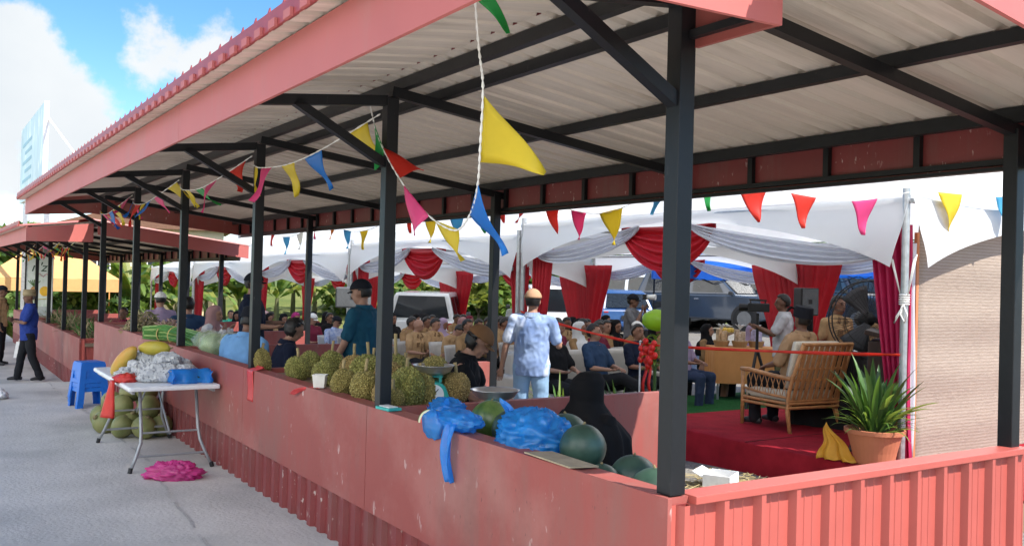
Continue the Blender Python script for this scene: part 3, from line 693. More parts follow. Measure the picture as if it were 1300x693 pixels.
b.lathe([(0,0),(.06,0),(.03,.02),(.03,.16),(.16,.22),(.165,.225),(.03,.18),(0,.18)], 16); b.build('bowl', mat('white_china', (.7,.68,.6), rough=.3), fr, smooth=True)
for i in range(6): b = MB(); b.ball((.08*cos(i*1.05), .08*sin(i*1.05), .25), .045, 10, 7); b.build('fruit', mat('yellow_fruit', (.65,.42,.06), rough=.5), fr, smooth=True)
# white box and straw on the gravel between stall and stage
bxw = thing('carton', 'open white carton on the straw between the end wall and the stage', 'carton', (3.62, 3.2, -.04), .5)
b = MB(); 
for lo, hi in (((-.15,-.12,0),(.15,.12,.01)), ((-.15,-.12,.01),(-.14,.12,.12)), ((.14,-.12,.01),(.15,.12,.12)), ((-.14,-.12,.01),(.14,-.11,.12)), ((-.14,.11,.01),(.14,.12,.12))): b.box(lo, hi)
b.build('tray', mat('white_foam', (.78,.80,.82), rough=.7), bxw)
b = MB(); b.box((-.15,.12,.11),(.15,.22,.118), rot=Matrix.Rotation(radians(25),3,'X')); b.build('flap', MATS['white_foam'], bxw)
b = MB()
for i in range(700):
    a = rr.random()*pi; x, y = rr.gauss(3.75,.28), rr.gauss(2.95,.35)
    if x > 4.28 or x < 2.6: continue
    l = rr.uniform(.04,.14); z = gz(x, y)+.006+rr.random()*.025
    b.bar((x-l*cos(a), y-l*sin(a), z), (x+l*cos(a), y+l*sin(a), z+rr.uniform(-.01,.02)), .007, .003)
tag(b.build('straw', mat('dry_straw', (.45,.36,.18), rough=.9, var=.3)), 'loose dry straw scattered on the gravel', 'straw', kind='stuff')

# ================================================================ VEHICLES
tyre_m = mat('tyre_rubber', (.02,.02,.02), rough=.9); glass_m = mat('car_glass', (.02,.028,.035), rough=.06, spec=.9, var=.05)
chrome = mat('chrome', (.6,.6,.62), rough=.2, metal=.9); lamp_m = mat('lamp_glass', (.65,.68,.70), rough=.12, spec=.8); tail_m = mat('tail_glass', (.35,.01,.01), rough=.2, spec=.8)
plate_m = mat('number_plate', (.02,.02,.02), rough=.4)
def vehicle(kind, loc, heading, paint, label, cat):
    r = thing(kind, label, cat, (loc[0], loc[1], gz(loc[0], loc[1])+.03), heading)
    if kind == 'pickup_truck': Lh, Wd, H, belt = 2.62, .92, 1.82, 1.08; low = [(-2.6,.45),(-2.62,.6),(-2.6,1.08),(.95,1.10),(2.3,1.03),(2.55,.9),(2.62,.65),(2.58,.38),(2.1,.3),(-2.1,.36)]; gh = [(-2.5,1.06),(-2.42,1.74),(-2.2,1.80),(.15,1.82),(.45,1.74),(1.15,1.09)]
    elif kind == 'suv': Lh, Wd, H, belt = 2.4, .93, 1.82, 1.05; low = [(-2.35,.5),(-2.4,.65),(-2.38,1.05),(.95,1.08),(2.1,1.02),(2.33,.9),(2.42,.65),(2.38,.4),(1.95,.3),(-1.95,.32)]; gh = [(-2.36,1.03),(-2.1,1.72),(-1.9,1.79),(.1,1.81),(.35,1.75),(1.15,1.06)]
    else: Lh, Wd, H, belt = 1.95, .84, 1.48, .88; low = [(-1.9,.4),(-1.95,.6),(-1.93,.88),(.75,.9),(1.65,.82),(1.9,.66),(1.93,.4),(1.6,.24),(-1.6,.26)]; gh = [(-1.9,.86),(-1.6,1.36),(-1.35,1.45),(-.2,1.48),(.05,1.42),(.95,.88)]
    b = MB(); b.prism(low, -Wd, Wd)
    top = gh; n = len(gh); zt = max(z for _, z in gh)
    def yy(z): return Wd*(.97-.20*(z-belt)/(zt-belt))
    A = [b.bm.verts.new((x, -yy(z), z)) for x, z in gh]; B = [b.bm.verts.new((x, yy(z), z)) for x, z in gh]
    for i in range(n): b.face([A[i], A[(i+1)%n], B[(i+1)%n], B[i]])
    b.face(A); b.face(B[::-1])
    b.build('body', paint, r, bevel=.05)
    wx = (-Lh*.60, Lh*.60); wr = .37 if kind != 'hatchback' else .30
    for x in wx:
        for s in (-1, 1):
            b = MB(); b.tube([(x, s*(Wd-.16), wr), (x, s*(Wd+.006), wr)], wr+.07, 20); b.build('wheel_arch', black_m, r)
            b = MB(); b.tube([(x, s*(Wd-.2), wr), (x, s*(Wd+.02), wr)], wr, 24); w_ = b.build('wheel', tyre_m, r, bevel=.03)
            b = MB(); b.tube([(x, s*(Wd+.0), wr), (x, s*(Wd+.03), wr)], wr*.62, 16); b.build('rim', mat('grey_alloy', (.16,.165,.17), rough=.4, metal=.5), w_)
    # glazing
    def quad(P, name, m, off): 
        b = MB(); vs = [Vector(p) for p in P]; nn = (vs[1]-vs[0]).cross(vs[2]-vs[0]).normalized(); c = sum(vs, Vector())/4
        if nn.dot(c-Vector((0,0,1.1))) < 0: nn = -nn
        q = [b.bm.verts.new(c+(v-c)*.93+nn*off) for v in vs]; b.face(q); 
        fs = b.bm.faces[:]; bmesh.ops.solidify(b.bm, geom=fs, thickness=.008); return b.build(name, m, r)
    f0, f1 = gh[-1], gh[-2]; quad([(f0[0],-yy(f0[1])*.93,f0[1]+.04),(f0[0],yy(f0[1])*.93,f0[1]+.04),(f1[0],yy(f1[1])*.93,f1[1]),(f1[0],-yy(f1[1])*.93,f1[1])], 'windscreen', glass_m, .012)
    g0, g1 = gh[0], gh[1]; quad([(g0[0],-yy(g0[1])*.9,g0[1]+.06),(g0[0],yy(g0[1])*.9,g0[1]+.06),(g1[0],yy(g1[1])*.9,g1[1]),(g1[0],-yy(g1[1])*.9,g1[1])], 'rear_window', glass_m, .012)
    zt2 = zt-.10; xb = g1[0]+.12; xf = f1[0]
    spl = [xb, xb+(xf+.0-xb)*.34, xb+(xf-xb)*.68, xf+.02]
    for s in (-1, 1):
        for i in range(3):
            a, c = spl[i]+.03, spl[i+1]-.03; zb = belt+.07
            ext = .42 if i == 2 else 0; ext0 = -.12 if i == 0 else 0
            quad([(a+ext0, s*yy(zb), zb), (c+ext, s*yy(zb), zb), (c, s*yy(zt2), zt2), (a, s*yy(zt2), zt2)], 'side_window', glass_m, .012)
        b = MB(); b.box((f0[0]-.2, s*(Wd+.0)-.0 if s > 0 else -Wd-.12, belt+.02), (f0[0]-.08, Wd+.12 if s > 0 else -Wd, belt+.13), bevel=.025); b.build('mirror', black_m, r)
        b = MB(); b.box((Lh-.20, s*(Wd*.70)-.17, .76), (Lh+.0, s*(Wd*.70)+.17, .90), bevel=.03); b.build('headlight', lamp_m, r)
        b = MB(); b.box((-Lh+.0, s*(Wd-.14)-.07, .78), (-Lh+.08, s*(Wd-.14)+.07, belt-.05), bevel=.02); b.build('tail_light', tail_m, r)
        for xd in (spl[1]+.1, spl[2]+.15): b = MB(); b.box((xd, s*Wd-.012, belt-.14), (xd+.16, s*Wd+.012, belt-.10)); b.build('door_handle', chrome, r)
    b = MB(); b.box((Lh-.08, -.48, .58), (Lh+.015, .48, .80), bevel=.02); b.build('grille', black_m, r)
    b = MB(); b.box((Lh-.1, -Wd*.95, .36), (Lh+.03, Wd*.95, .54), bevel=.04); b.build('bumper', paint if kind != 'pickup_truck' else chrome, r)
    b = MB(); b.box((-Lh-.04, -Wd*.95, .38), (-Lh+.12, Wd*.95, .54), bevel=.04); b.build('bumper', paint if kind != 'pickup_truck' else chrome, r)
    b = MB(); b.box((Lh+.03, -.24, .42), (Lh+.036, .24, .52)); b.build('number_plate', plate_m, r)
    b = MB(); b.box((-Lh-.046, -.24, .60), (-Lh-.03, .24, .71)); b.build('number_plate', plate_m, r)
    b = MB(); b.box((-Lh-.035, -.12, .86), (-Lh-.02, .12, .90)); b.build('tailgate_handle', black_m, r)
    return r
wpaint = mat('white_car_paint', (.75,.76,.76), rough=.25, var=.02, coat=.6); dpaint = mat('dark_blue_grey_paint', (.03,.045,.07), rough=.22, var=.05, coat=.8)
spaint = mat('silver_paint', (.50,.54,.58), rough=.25, metal=.3, var=.03, coat=.6); bpaint = mat('blue_car_paint', (.02,.06,.17), rough=.22, var=.05, coat=.8); kpaint = mat('black_car_paint', (.02,.022,.03), rough=.2, coat=.8)
GP = -.72
vehicle('suv', (18.9, 18.2, 0), radians(-72), dpaint, 'dark blue grey SUV facing the camera, under the left blue canopy', 'SUV')
vehicle('pickup_truck', (21.6, 18.3, 0), radians(-70), wpaint, 'white pickup truck nose towards the camera, right of the dark SUV', 'pickup truck')
vehicle('pickup_truck', (12.6, 18.6, GP), radians(62), wpaint, 'white pickup truck with a canopy seen from behind, left of the red curtain', 'pickup truck')
vehicle('suv', (18.4, 20.9, 0), radians(-62), spaint, 'silver SUV parked behind the small blue hatchback', 'SUV')
vehicle('hatchback', (15.9, 19.9, 0), radians(70), bpaint, 'small blue hatchback parked beside the white pickup with a canopy', 'hatchback')
vehicle('suv', (19.0, 13.1, 0), radians(-110), kpaint, 'black SUV parked behind the pedestal fan, right of the white pickup', 'SUV')

vehicle('hatchback', (21.9, 15.6, 0), radians(-75), spaint, 'small silver hatchback between the white pickup and the black SUV', 'hatchback')
vehicle('suv', (21.6, 23.0, 0), radians(-60), wpaint, 'white SUV in the second row behind the silver SUV', 'SUV')
vehicle('pickup_truck', (10.2, 20.9, GP), radians(55), wpaint, 'white pickup half hidden by the stall post, left of the pickup with a canopy', 'pickup truck')

# ================================================================ OTHER CANOPIES AND BUILDINGS
def popup(loc, rz, w, e, a, m, label, vd=.25, legm=None, group=None):
    r = thing('popup_canopy', label, 'canopy', loc, rz, group)
    b = MB(); h = w/2
    def f(u, v):
        g = u*4; sd_ = int(g) % 4; t = g-int(g); c = [(-h,-h),(h,-h),(h,h),(-h,h)]; p, q = c[sd_], c[(sd_+1)%4]
        x = p[0]+(q[0]-p[0])*t; y = p[1]+(q[1]-p[1])*t
        return Vector((x*(1-v), y*(1-v), e+(a-e)*v**1.1-.05*sin(pi*v)*sin(pi*t)))
    b.grid(f, 32, 8)
    for P, Q in (((-h,-h),(h,-h)),((h,-h),(h,h)),((h,h),(-h,h)),((-h,h),(-h,-h))):
        b.grid(lambda u, v: Vector((P[0]+(Q[0]-P[0])*u, P[1]+(Q[1]-P[1])*u, e-vd*v))+Vector((.015*sin(u*30), .015*cos(u*26), 0)), 20, 2)
    b.build('canopy', m, r, smooth=False)
    for x in (-h+.04, h-.04):
        for y in (-h+.04, h-.04): b = MB(); b.bar((x,y,0),(x,y,e),.04,.04); b.build('leg', legm or black_m, r)
    for s in (-1, 1):
        b = MB()
        for i in range(4):
            x0 = -h+.06+i*(w-.12)/4; x1 = x0+(w-.12)/4
            b.bar((x0,s*(h-.05),e-.35 if i%2 else e-.05),(x1,s*(h-.05),e-.05 if i%2 else e-.35),.018,.018); b.bar((x0,s*(h-.05),e-.05 if i%2 else e-.35),(x1,s*(h-.05),e-.35 if i%2 else e-.05),.018,.018)
        b.build('truss', legm or black_m, r)
    return r
blue_c = addtrans(mat('blue_canopy_cloth', (.015,.12,.50), rough=.5, var=.1), (.03,.30,.95), .45)
orange_c = addtrans(mat('orange_canopy_cloth', (.74,.42,.17), rough=.6, var=.06), (.9,.6,.32), .3)
popup((12.7, 11.7, gz(12.7,11.7)), radians(-33), 3.0, 2.12, 2.95, blue_c, 'blue pop-up canopy over the dark SUV and the hamper table', group='blue pop-up canopies')
popup((14.6, 9.6, gz(14.6,9.6)), radians(-33), 3.0, 2.02, 2.9, blue_c, 'blue pop-up canopy behind the pedestal fan and lectern', group='blue pop-up canopies')
popup((1.6, 33.2, -.98), radians(-5), 4.2, 2.40, 4.0, orange_c, 'orange pop-up canopy beyond the stalls behind the fruit banner', vd=.42, legm=mat('orange_leg', (.6,.3,.1)))
popup((-1.9, 44, -1.1), radians(-5), 4.2, 2.6, 4.1, orange_c, 'second orange canopy further back at the left edge', vd=.3)
hb = thing('house', 'cream house with a dark window far behind the orange canopy', 'house', (8.2, 51, -.4), radians(-12))
cream = mat('cream_render', (.62,.50,.33), rough=.85, var=.06)
b = MB(); b.box((-4,-3,-1),(4,3,4.4)); b.build('wall', cream, hb)
b = MB(); b.prism([(-4.5,4.4),(4.5,4.4),(0,5.8)], -3.5, 3.5); b.build('roof', mat('brown_roof', (.16,.08,.05), rough=.8), hb)
for x in (-2.2, .2, 2.3):
    b = MB(); b.box((x-.6,-3.03,2.2),(x+.6,-2.99,3.4)); w_ = b.build('window', glass_m, hb)
    b = MB(); 
    for q in ((x-.65,x-.6),(x+.6,x+.65),(x-.02,x+.02)): b.box((q[0],-3.06,2.15),(q[1],-3.0,3.45))
    b.build('frame', wm, w_)
b = MB(); b.box((-.5,-3.03,-.9),(.5,-2.99,1.3)); b.build('door', dk, hb)
b = MB(); b.box((-4.2,-4.2,1.9),(4.2,-3.0,2.0)); b.build('awning', mat('pale_awning', (.6,.58,.5)), hb)
b = MB(); b.box((2.6,-3.5,2.6),(4.6,-3.1,3.1)); tag(b.build('water_tank', mat('blue_tank', (.03,.12,.45), rough=.4), hb))
# billboard over the far roof
bb = thing('billboard', 'tall pale blue billboard with a raking strut, rising above the stall roofs', 'billboard', (.4, 26.8, -.4))
b = MB(); b.box((-.05,-2.4,4.2),(.05,3.9,6.55)); b.build('panel', specks(mat('pale_billboard', (.50,.63,.66), rough=.5, var=.15, scale=.6), (.8,.85,.85), scale=3, thr=-.4, big=.8, bthr=.45), bb)
b = MB(); b.box((-.06,-2.43,4.2),(.06,-2.40,6.56)); b.build('frame', wm, bb)
b = MB()
for i in range(5): b.box((-.058,.6,5.9-i*.28),(-.052,3.2-(i%2)*.7,6.0-i*.28))
b.build('lettering', mat('faded_lettering', (.30,.48,.56)), bb)
b = MB(); b.tube([(.06,-2.4,6.1),(.5,-7.3,4.1),(.6,-8.6,3.4)], .03, 8); b.build('strut', wm, bb)
for y in (-2.2, 3.6): b = MB(); b.bar((.1,y,-.4),(.1,y,4.3),.12,.12); b.build('post', galv, bb)
# fruit banner on a stand
bn = thing('banner', 'tall fruit banner reading n\'z with pineapple and orange pictures', 'banner', (.36, 24.35, -.42), radians(-22))
b = MB(); b.box((-.30,-.012,.75),(.30,.012,2.5)); b.build('sheet', specks(mat('banner_vinyl', (.62,.66,.60), rough=.4, var=.06), (.35,.5,.3), scale=4, thr=-.5, big=3, bthr=.5, amt=.5), bn)
b = MB(); b.tube([(-.31,0,0),(-.31,0,2.52),(.31,0,2.52),(.31,0,0)], .015, 8); b.tube([(-.31,0,.74),(.31,0,.74)], .012, 8); b.build('frame', galv, bn)
def text(s, size, loc, m, parent, rot=(pi/2,0,0), ext=.004, name='lettering'):
    c = bpy.data.curves.new('t', 'FONT'); c.body = s; c.size = size; c.extrude = ext; c.align_x = 'CENTER'; c.shear = .3
    o = bpy.data.objects.new('t', c); COL.objects.link(o); dg = bpy.context.evaluated_depsgraph_get()
    me = bpy.data.meshes.new_from_object(o.evaluated_get(dg)); bpy.data.objects.remove(o)
    me.materials.clear(); me.materials.append(m); q = bpy.data.objects.new(name, me); COL.objects.link(q); q.location = loc; q.rotation_euler = rot; q.parent = parent; return q
text("n'z", .34, (-.03,-.018,2.08), mat('dark_green_ink', (.03,.07,.04)), bn)
b = MB(); b.tube([(-.05+.045*i, -.018, 1.98+.045*sin(i*1.7)) for i in range(8)], .009, 6); b.build('pink_script', mat('pink_ink', (.55,.2,.25)), bn)
b = MB(); b.ball((-.13,-.012,1.55), (.10,.012,.14), 16, 10); b.build('pineapple_picture', mat('pineapple_print', (.35,.18,.05), var=.4, scale=30), bn)
b = MB()
for i in range(7): b.bar((-.13,-.016,1.68),(-.13+.05*(i-3),-.016,1.86-.01*abs(i-3)),.02,.004,up=(0,1,0))
b.build('pineapple_leaves', leaf_mid, bn)
b = MB(); b.ball((.13,-.012,1.56), (.13,.012,.13), 20, 10); b.build('orange_picture', mat('orange_print', (.75,.42,.02)), bn)
b = MB(); b.tube([(-.25,-.014,1.28),(0,-.014,1.35),(.2,-.014,1.36)], .03, 6, flat=.3); b.build('banana_picture', mat('yellow_print', (.7,.55,.08)), bn)
b = MB(); b.box((-.24,-.016,.86),(.24,-.013,1.16)); b.build('caption_block', mat('grey_print', (.40,.44,.42)), bn)

# ================================================================ VEGETATION
veg = {}
def vmat(nm_, c, tr): return addtrans(mat(nm_, c, rough=.5, var=.3, scale=.8, spec=.35), tr, .35)
VG = [vmat('foliage_dark', (.035,.075,.018), (.06,.13,.02)), vmat('foliage_mid', (.065,.13,.028), (.14,.25,.03)), vmat('foliage_light', (.12,.19,.04), (.26,.36,.05)), vmat('foliage_yellow', (.20,.22,.05), (.35,.38,.06))]
bark = mat('bark', (.10,.075,.055), rough=.95, var=.3, scale=6, bump=.6, bscale=20)
def leafmesh(name, parent, blobs, n, size, seed, mats):
    r = np.random.RandomState(seed); B_ = np.array([b_[:3] for b_ in blobs]); Rd = np.array([b_[3] for b_ in blobs])
    idx = r.choice(len(blobs), n, p=Rd**2/np.sum(Rd**2)); d = r.normal(size=(n,3)); d /= np.linalg.norm(d, axis=1)[:,None]
    rad = Rd[idx]*(.45+.6*r.rand(n)**.6); c = B_[idx]+d*rad[:,None]*np.array([1,1,.8])
    a = r.normal(size=(n,3)); a[:,2] *= .6; a /= np.linalg.norm(a, axis=1)[:,None]; q = np.cross(a, d+r.normal(size=(n,3))*.6); q /= np.linalg.norm(q, axis=1)[:,None]
    s = size*(.6+.8*r.rand(n)); l = s*1.5
    v = np.stack([c-a*l[:,None]*.5, c+q*s[:,None]*.35, c+a*l[:,None]*.5, c-q*s[:,None]*.35], 1).reshape(-1,3)
    me = bpy.data.meshes.new(name); me.from_pydata(v.tolist(), [], np.arange(4*n).reshape(-1,4).tolist())
    for m in mats: me.materials.append(m)
    bi = (r.rand(len(blobs))*len(mats)).astype(int); mi = np.where(r.rand(n) < .65, bi[idx], (r.rand(n)*len(mats)).astype(int))
    me.polygons.foreach_set('material_index', mi.astype(np.int32)); o = bpy.data.objects.new(name, me); COL.objects.link(o); o.parent = parent; return o
def tree(loc, h, cr, seed, label, mats=None, name='tree', n=2600, size=.28, group=None):
    r_ = random.Random(seed); t = thing(name, label, 'tree' if 'tree' in name else 'bush', loc, 0, group)
    b = MB(); tips = []
    th = h*.45 if 'tree' in name else h*.15
    b.tube([(0,0,-.3),(.05*h*.2,0,th*.5),(.02,.03,th)], [.05*h*.5+.03,.03*h*.5+.02,.025*h*.5], 8)
    blobs = []
    for i in range(7 if 'tree' in name else 6):
        a = i*2.4+r_.random(); rr_ = cr*r_.uniform(.35,.85); z = th+(h-th)*r_.uniform(.1,.85); p = (rr_*cos(a), rr_*sin(a), z)
        b.tube([(.02,.03,th*.9),(p[0]*.5,p[1]*.5,(th+z)*.5+.1),p], [.02*h*.4,.012*h*.4,.006*h*.3], 6)
        blobs.append((*p, cr*r_.uniform(.32,.6)))
        blobs.append((p[0]*1.25+r_.uniform(-.3,.3), p[1]*1.25, z+r_.uniform(-.4,.3)*cr, cr*r_.uniform(.18,.34)))
    blobs.append((0,0,h-cr*.4,cr*.45)); 
    b.build('trunk', bark, t); leafmesh('crown', t, blobs, n, size, seed, mats or VG[:3]); return t
def banana(loc, h, seed, label, mi=1, group='banana plants'):
    r_ = random.Random(seed); t = thing('banana_plant', label, 'banana plant', loc, r_.random()*6, group)
    b = MB(); b.tube([(0,0,-.2),(.03,0,h*.16),(.02,.02,h*.30)], [.14,.12,.08], 9); b.build('trunk', mat('banana_stem', (.13,.13,.06), rough=.7, var=.3, scale=4), t)
    b = MB(); n = r_.randint(12, 15)
    for i in range(n):
        az = i*2.4+r_.uniform(-.3,.3); Ln = h*r_.uniform(.55,.8); wd = r_.uniform(.45,.65); a = r_.uniform(.5,1.45); drp_ = r_.uniform(.8,2.3)
        d = Vector((cos(az),sin(az),0)); sd_ = Vector((-sin(az),cos(az),0)); x = z = 0; rows = []; S = 14
        for k in range(S+1):
            tt = k/S; w = wd*max(.05, sin(min(1,max(0,(tt-.1)/.9))**.8*pi)**.6) if tt > .1 else .04
            rag = 1-.28*r_.random()
            p = Vector((0,0,h*.28))+d*x+Vector((0,0,z)); up = Vector((-sin(a)*d.x,-sin(a)*d.y,cos(a)))
            hang = .10+.25*tt
            rows.append([p+sd_*w*.5*rag-up*w*hang*r_.uniform(.6,1.5), p+sd_*w*.25+up*w*.05, p, p-sd_*w*.25+up*w*.05, p-sd_*w*.5*rag-up*w*hang*r_.uniform(.6,1.5)])
            x += cos(a)*Ln/S; z += sin(a)*Ln/S; a -= drp_/S*(.5+tt)
        for k in range(S):
            b.mi = r_.choice([0,1,1,2])
            A = [b.bm.verts.new(p) for p in rows[k]]; C = [b.bm.verts.new(p) for p in rows[k+1]]
            for j in range(4):
                if j in (0, 3) and r_.random() < .16: continue
                b.face([A[j], A[j+1], C[j+1], C[j]])
    b.build('foliage', [VG[1], VG[2], VG[3]], t, recalc=False); return t
def wpt(u, D): 
    p = Vector((-2.3685,-2.5056,1.7136)) + (_F+_R2*((u-650)/1156.39)-_U2*((365-346.5)/1156.39))*D; return (p.x, p.y)
rv = random.Random(21)
bl = ['behind the far end of the second stall', 'left of the far marquee', 'behind the third marquee', 'beyond the loudspeaker', 'behind the banner']
bananas = [(60,37,3.4),(96,38,3.8),(112,36,3.2),(150,40,4.2),(168,36,4.4),(188,39,4.9),(205,42,4.6),(226,38,4.6),(243,41,5.0),(262,43,4.4),(285,45,4.8),(305,44,4.6),(330,47,4.8),(352,44,4.4),(372,48,5.2),(400,47,4.5),(428,50,4.8),(452,46,4.0),(20,38,3.6)]
wher = ['in the gap left of the fruit banner','just right of the fruit banner','under the right side of the orange canopy','behind the far stall, left of the cream house','tallest one behind the far stall','between the two far stall posts right of the orange canopy','behind the far stall, in the middle of the leaf wall','left of the red curtain of the farthest marquee','seen through the farthest marquee','behind the pink hijab','right of the pink hijab','between the fourth marquee curtains','left of the man in the black cap','behind the cap of the man in black','right of the man in the black cap','between the red curtains left of the loudspeaker','directly behind the grey loudspeaker','right of the grey loudspeaker, low and spreading','at the left edge behind the man in blue']
for i, ((u, D, h), w_) in enumerate(zip(bananas, wher)):
    x, y = wpt(u, D); banana((x, y, gz(x, y)-.1), h, 40+i, 'torn leaved banana plant ' + w_)
bushes = [(500,44,2.0,2.6,'yellow green bush on the slope behind the woman in black'),(530,50,2.4,3.2,'wide yellow green bush behind the standing man at the field edge'),(565,46,1.8,2.4,'low bush on the slope between the red curtains'),(608,40,3.0,2.6,'tall bright bush right of the red curtain in the middle marquee'),(635,44,3.2,2.8,'bright bush behind the stall post beside the tie-dye man'),(690,44,3.6,2.8,'green bush behind the roof of the pickup with a canopy'),(735,46,4.0,3.0,'green bush above the white pickup, left of the red curtain'),(790,48,4.2,3.2,'dense bush above the silver SUV'),(830,46,4.0,2.8,'dense bush right of the silver SUV roof'),(880,46,4.0,3.0,'bush behind the dark SUV under the blue canopy'),(935,48,4.0,3.0,'bush between the dark SUV and the white pickup'),(990,46,3.8,3.0,'bush behind the white pickup cab'),(1060,44,3.8,3.0,'bush behind the pedestal fan'),(1110,46,4.0,3.0,'bush behind the black SUV'),(470,48,3.2,2.6,'bush behind the teal shirted man'),(1180,48,4.5,3.5,'bush hidden behind the shade net'),(130,36,2.6,2.0,'dark bush under the orange canopy edge'),(40,36,2.4,1.8,'dark bush left of the banner foot'),(84,36,2.4,1.8,'dark bush between the far stall posts beside the banner')]
for i, (u, D, h, c, lab) in enumerate(bushes):
    x, y = wpt(u, D); tree((x, y, gz(x, y)-.1), h, c, 100+i, lab, VG[1:4] if i < 6 else VG[:3], name='bush', n=2400, size=.30, group='bushes behind the car park')
trees = [(2,60,3.9,2.4,'dark tree showing above the second stall roof at the left edge'),(215,60,6,3,'tree behind the banana leaves, left'),(420,66,6,4,'tree behind the bananas beyond the loudspeaker'),(760,70,6.5,4.5,'tree on the hill above the silver SUV'),(960,70,6.5,4.5,'tree on the hill above the white pickup'),(1090,66,6,4,'tree on the hill behind the black SUV'),(640,75,6,4.5,'tree on the hill behind the tie-dye man')]
for i, (u, D, h, c, lab) in enumerate(trees):
    x, y = wpt(u, D); tree((x, y, gz(x, y)-.2), h, c, 200+i, lab, VG[:3], n=3200, size=.42, group='trees on the hill')

# ================================================================ PRODUCE ON THE FRONT WALL
def mat_spot(name, c1, c2, scale, rough=.45, bump=.0):
    return mat(name, c1, rough=rough, col2=c2, scale=scale, bump=bump)
melon_m = mat('watermelon_rind', (.012,.038,.026), rough=.42, col2=(.05,.10,.07), scale=7, spec=.5, detail=8)
melon_g = mat('striped_melon_rind', (.02,.07,.015), rough=.32, col2=(.13,.20,.05), scale=4, spec=.5, stretch=(4,4,.5))
stem_m = mat('fruit_stem', (.20,.16,.08), rough=.9)
MEL = [('big dark watermelon by the cardboard sheet, highest of the pile', .205,.80,.965,.106,0), ('striped green watermelon left of the large blue bag', .30,1.75,.945,.115,1),
       ('dark watermelon tucked behind the left edge of the large blue bag', .30,1.53,.93,.11,0), ('dark watermelon showing behind the right side of the large blue bag', .33,1.10,.955,.118,0),
       ('dark watermelon nearest the corner post', .25,.36,.835,.115,0), ('dark watermelon between the corner melon and the highest one, further back', .34,.60,.845,.11,0), ('small dark watermelon low against the ledge below the big one', .16,.60,.845,.085,0)]
for lab, x, y, z, r, k in MEL:
    t = thing('watermelon', lab, 'watermelon', (x, y, z), random.random()*6, 'watermelons on the front wall')
    b = MB(); b.ball((0,0,0), (r*1.02,r*1.02,r), 26, 16, fn=lambda d: 1+.012*nz(d.x*2+x*9, d.y*2, d.z*2), rot=Matrix.Rotation(random.uniform(-.8,.8),3,'X')); b.build('rind', melon_g if k else melon_m, t, smooth=True)
    b = MB(); b.tube([(0,0,r*.97),(.01,.005,r*1.08)], .006, 6); b.build('stem', stem_m, t)
blue_bag = addtrans(mat('blue_plastic_bag', (.03,.32,.80), rough=.18, var=.25, scale=9, spec=.9, bump=1.0, bscale=22, alpha=.68), (.03,.42,.98), .35)
def crumple(name, label, cat, loc, r, m, seed, amp=.25, freq=2.2, rot=None, base=None, seg=48, smooth=True):
    o_ = Vector((seed*3.1, seed*1.7, 0))
    def fn(d):
        q = d*freq+o_; f = 1+amp*noise.noise(q)+amp*.55*(1-2.4*abs(noise.noise(q*2.3)))+amp*.33*(1-2.4*abs(noise.noise(q*5.1)))
        return f
    b = MB(); b.ball((0,0,0), r, seg, int(seg*.7), fn=fn, rot=rot)
    if base is not None:
        for v in b.bm.verts: v.co.z = max(v.co.z, base)
    o = b.build(name, m, smooth=smooth, loc=loc); return tag(o, label, cat)
# the large blue bag draped over a melon
bg_ = thing('carrier_bag', 'large bright blue carrier bag pulled over a watermelon on the front wall', 'bag', (.20, 1.22, .93))
b = MB()
def bagf(d):
    q = d*2.6; return 1+.16*noise.noise(q)+.13*(1-2.4*abs(noise.noise(Vector((q.x*1.2,q.y*2.6,q.z*1.2))+Vector((3,1,0)))))+.07*(1-2.4*abs(noise.noise(q*4.3)))+.03*(1-2*abs(noise.noise(q*9)))
b.ball((-.03,-.10,.035), (.155,.205,.12), 72, 48, fn=bagf)
for v in b.bm.verts:
    if v.co.z < -.06 and v.co.x < -.1: pass
    v.co.z = max(v.co.z, -.10) if v.co.x > -.1 else v.co.z
b.build('bag_body', blue_bag, bg_, smooth=True)
b = MB(); b.grid(lambda u, v: Vector((-.08+.05*sin(v*5)+.03*u, .10+.10*u*(1-v)+.02*sin(u*9+v*4), .06+.13*u*(1-.5*v)-.10*v)), 12, 10, thick=.002); b.build('bag_handle', blue_bag, bg_, smooth=True)
b = MB(); b.grid(lambda u, v: Vector((-.165+.03*sin(u*9)*v, -.28+.20*u, -.0-.10*v+.02*sin(u*12))), 12, 8, thick=.002); b.build('bag_hem', blue_bag, bg_, smooth=True)
# cut melon in a smaller bag on the wall edge
sb = thing('carrier_bag', 'blue carrier bag hanging over the wall edge round a cut watermelon', 'bag', (-.02, 1.60, .945))
b = MB()
b.ball((.01,-.04,.05), (.085,.165,.05), 48, 28, fn=lambda d: 1+.22*noise.noise(d*3.1)+.12*(1-2*abs(noise.noise(d*6+Vector((1,5,2))))))
b.build('bag_body', blue_bag, sb, smooth=True)
b = MB(); b.grid(lambda u, v: Vector((-.062-.025*sin(pi*v)-.02*sin(u*7+v*2), -.14+.09*u*(1-.35*v)+.02*v, .05-.30*v)), 10, 16, thick=.002); b.build('bag_strap', blue_bag, sb, smooth=True)
b = MB(); b.ball((-.055,.12,.01), (.035,.10,.075), 24, 16, fn=lambda d: 1+.25*noise.noise(d*3)); b.build('bag_corner', blue_bag, sb, smooth=True)
cm_ = thing('watermelon_slice', 'cut watermelon showing red flesh in the mouth of the small blue bag', 'watermelon', (-.05, 1.78, .955), radians(20), None)
flesh = mat('red_flesh', (.50,.05,.03), rough=.35, var=.2, scale=20); rindw = mat('white_rind', (.62,.62,.42), rough=.5)
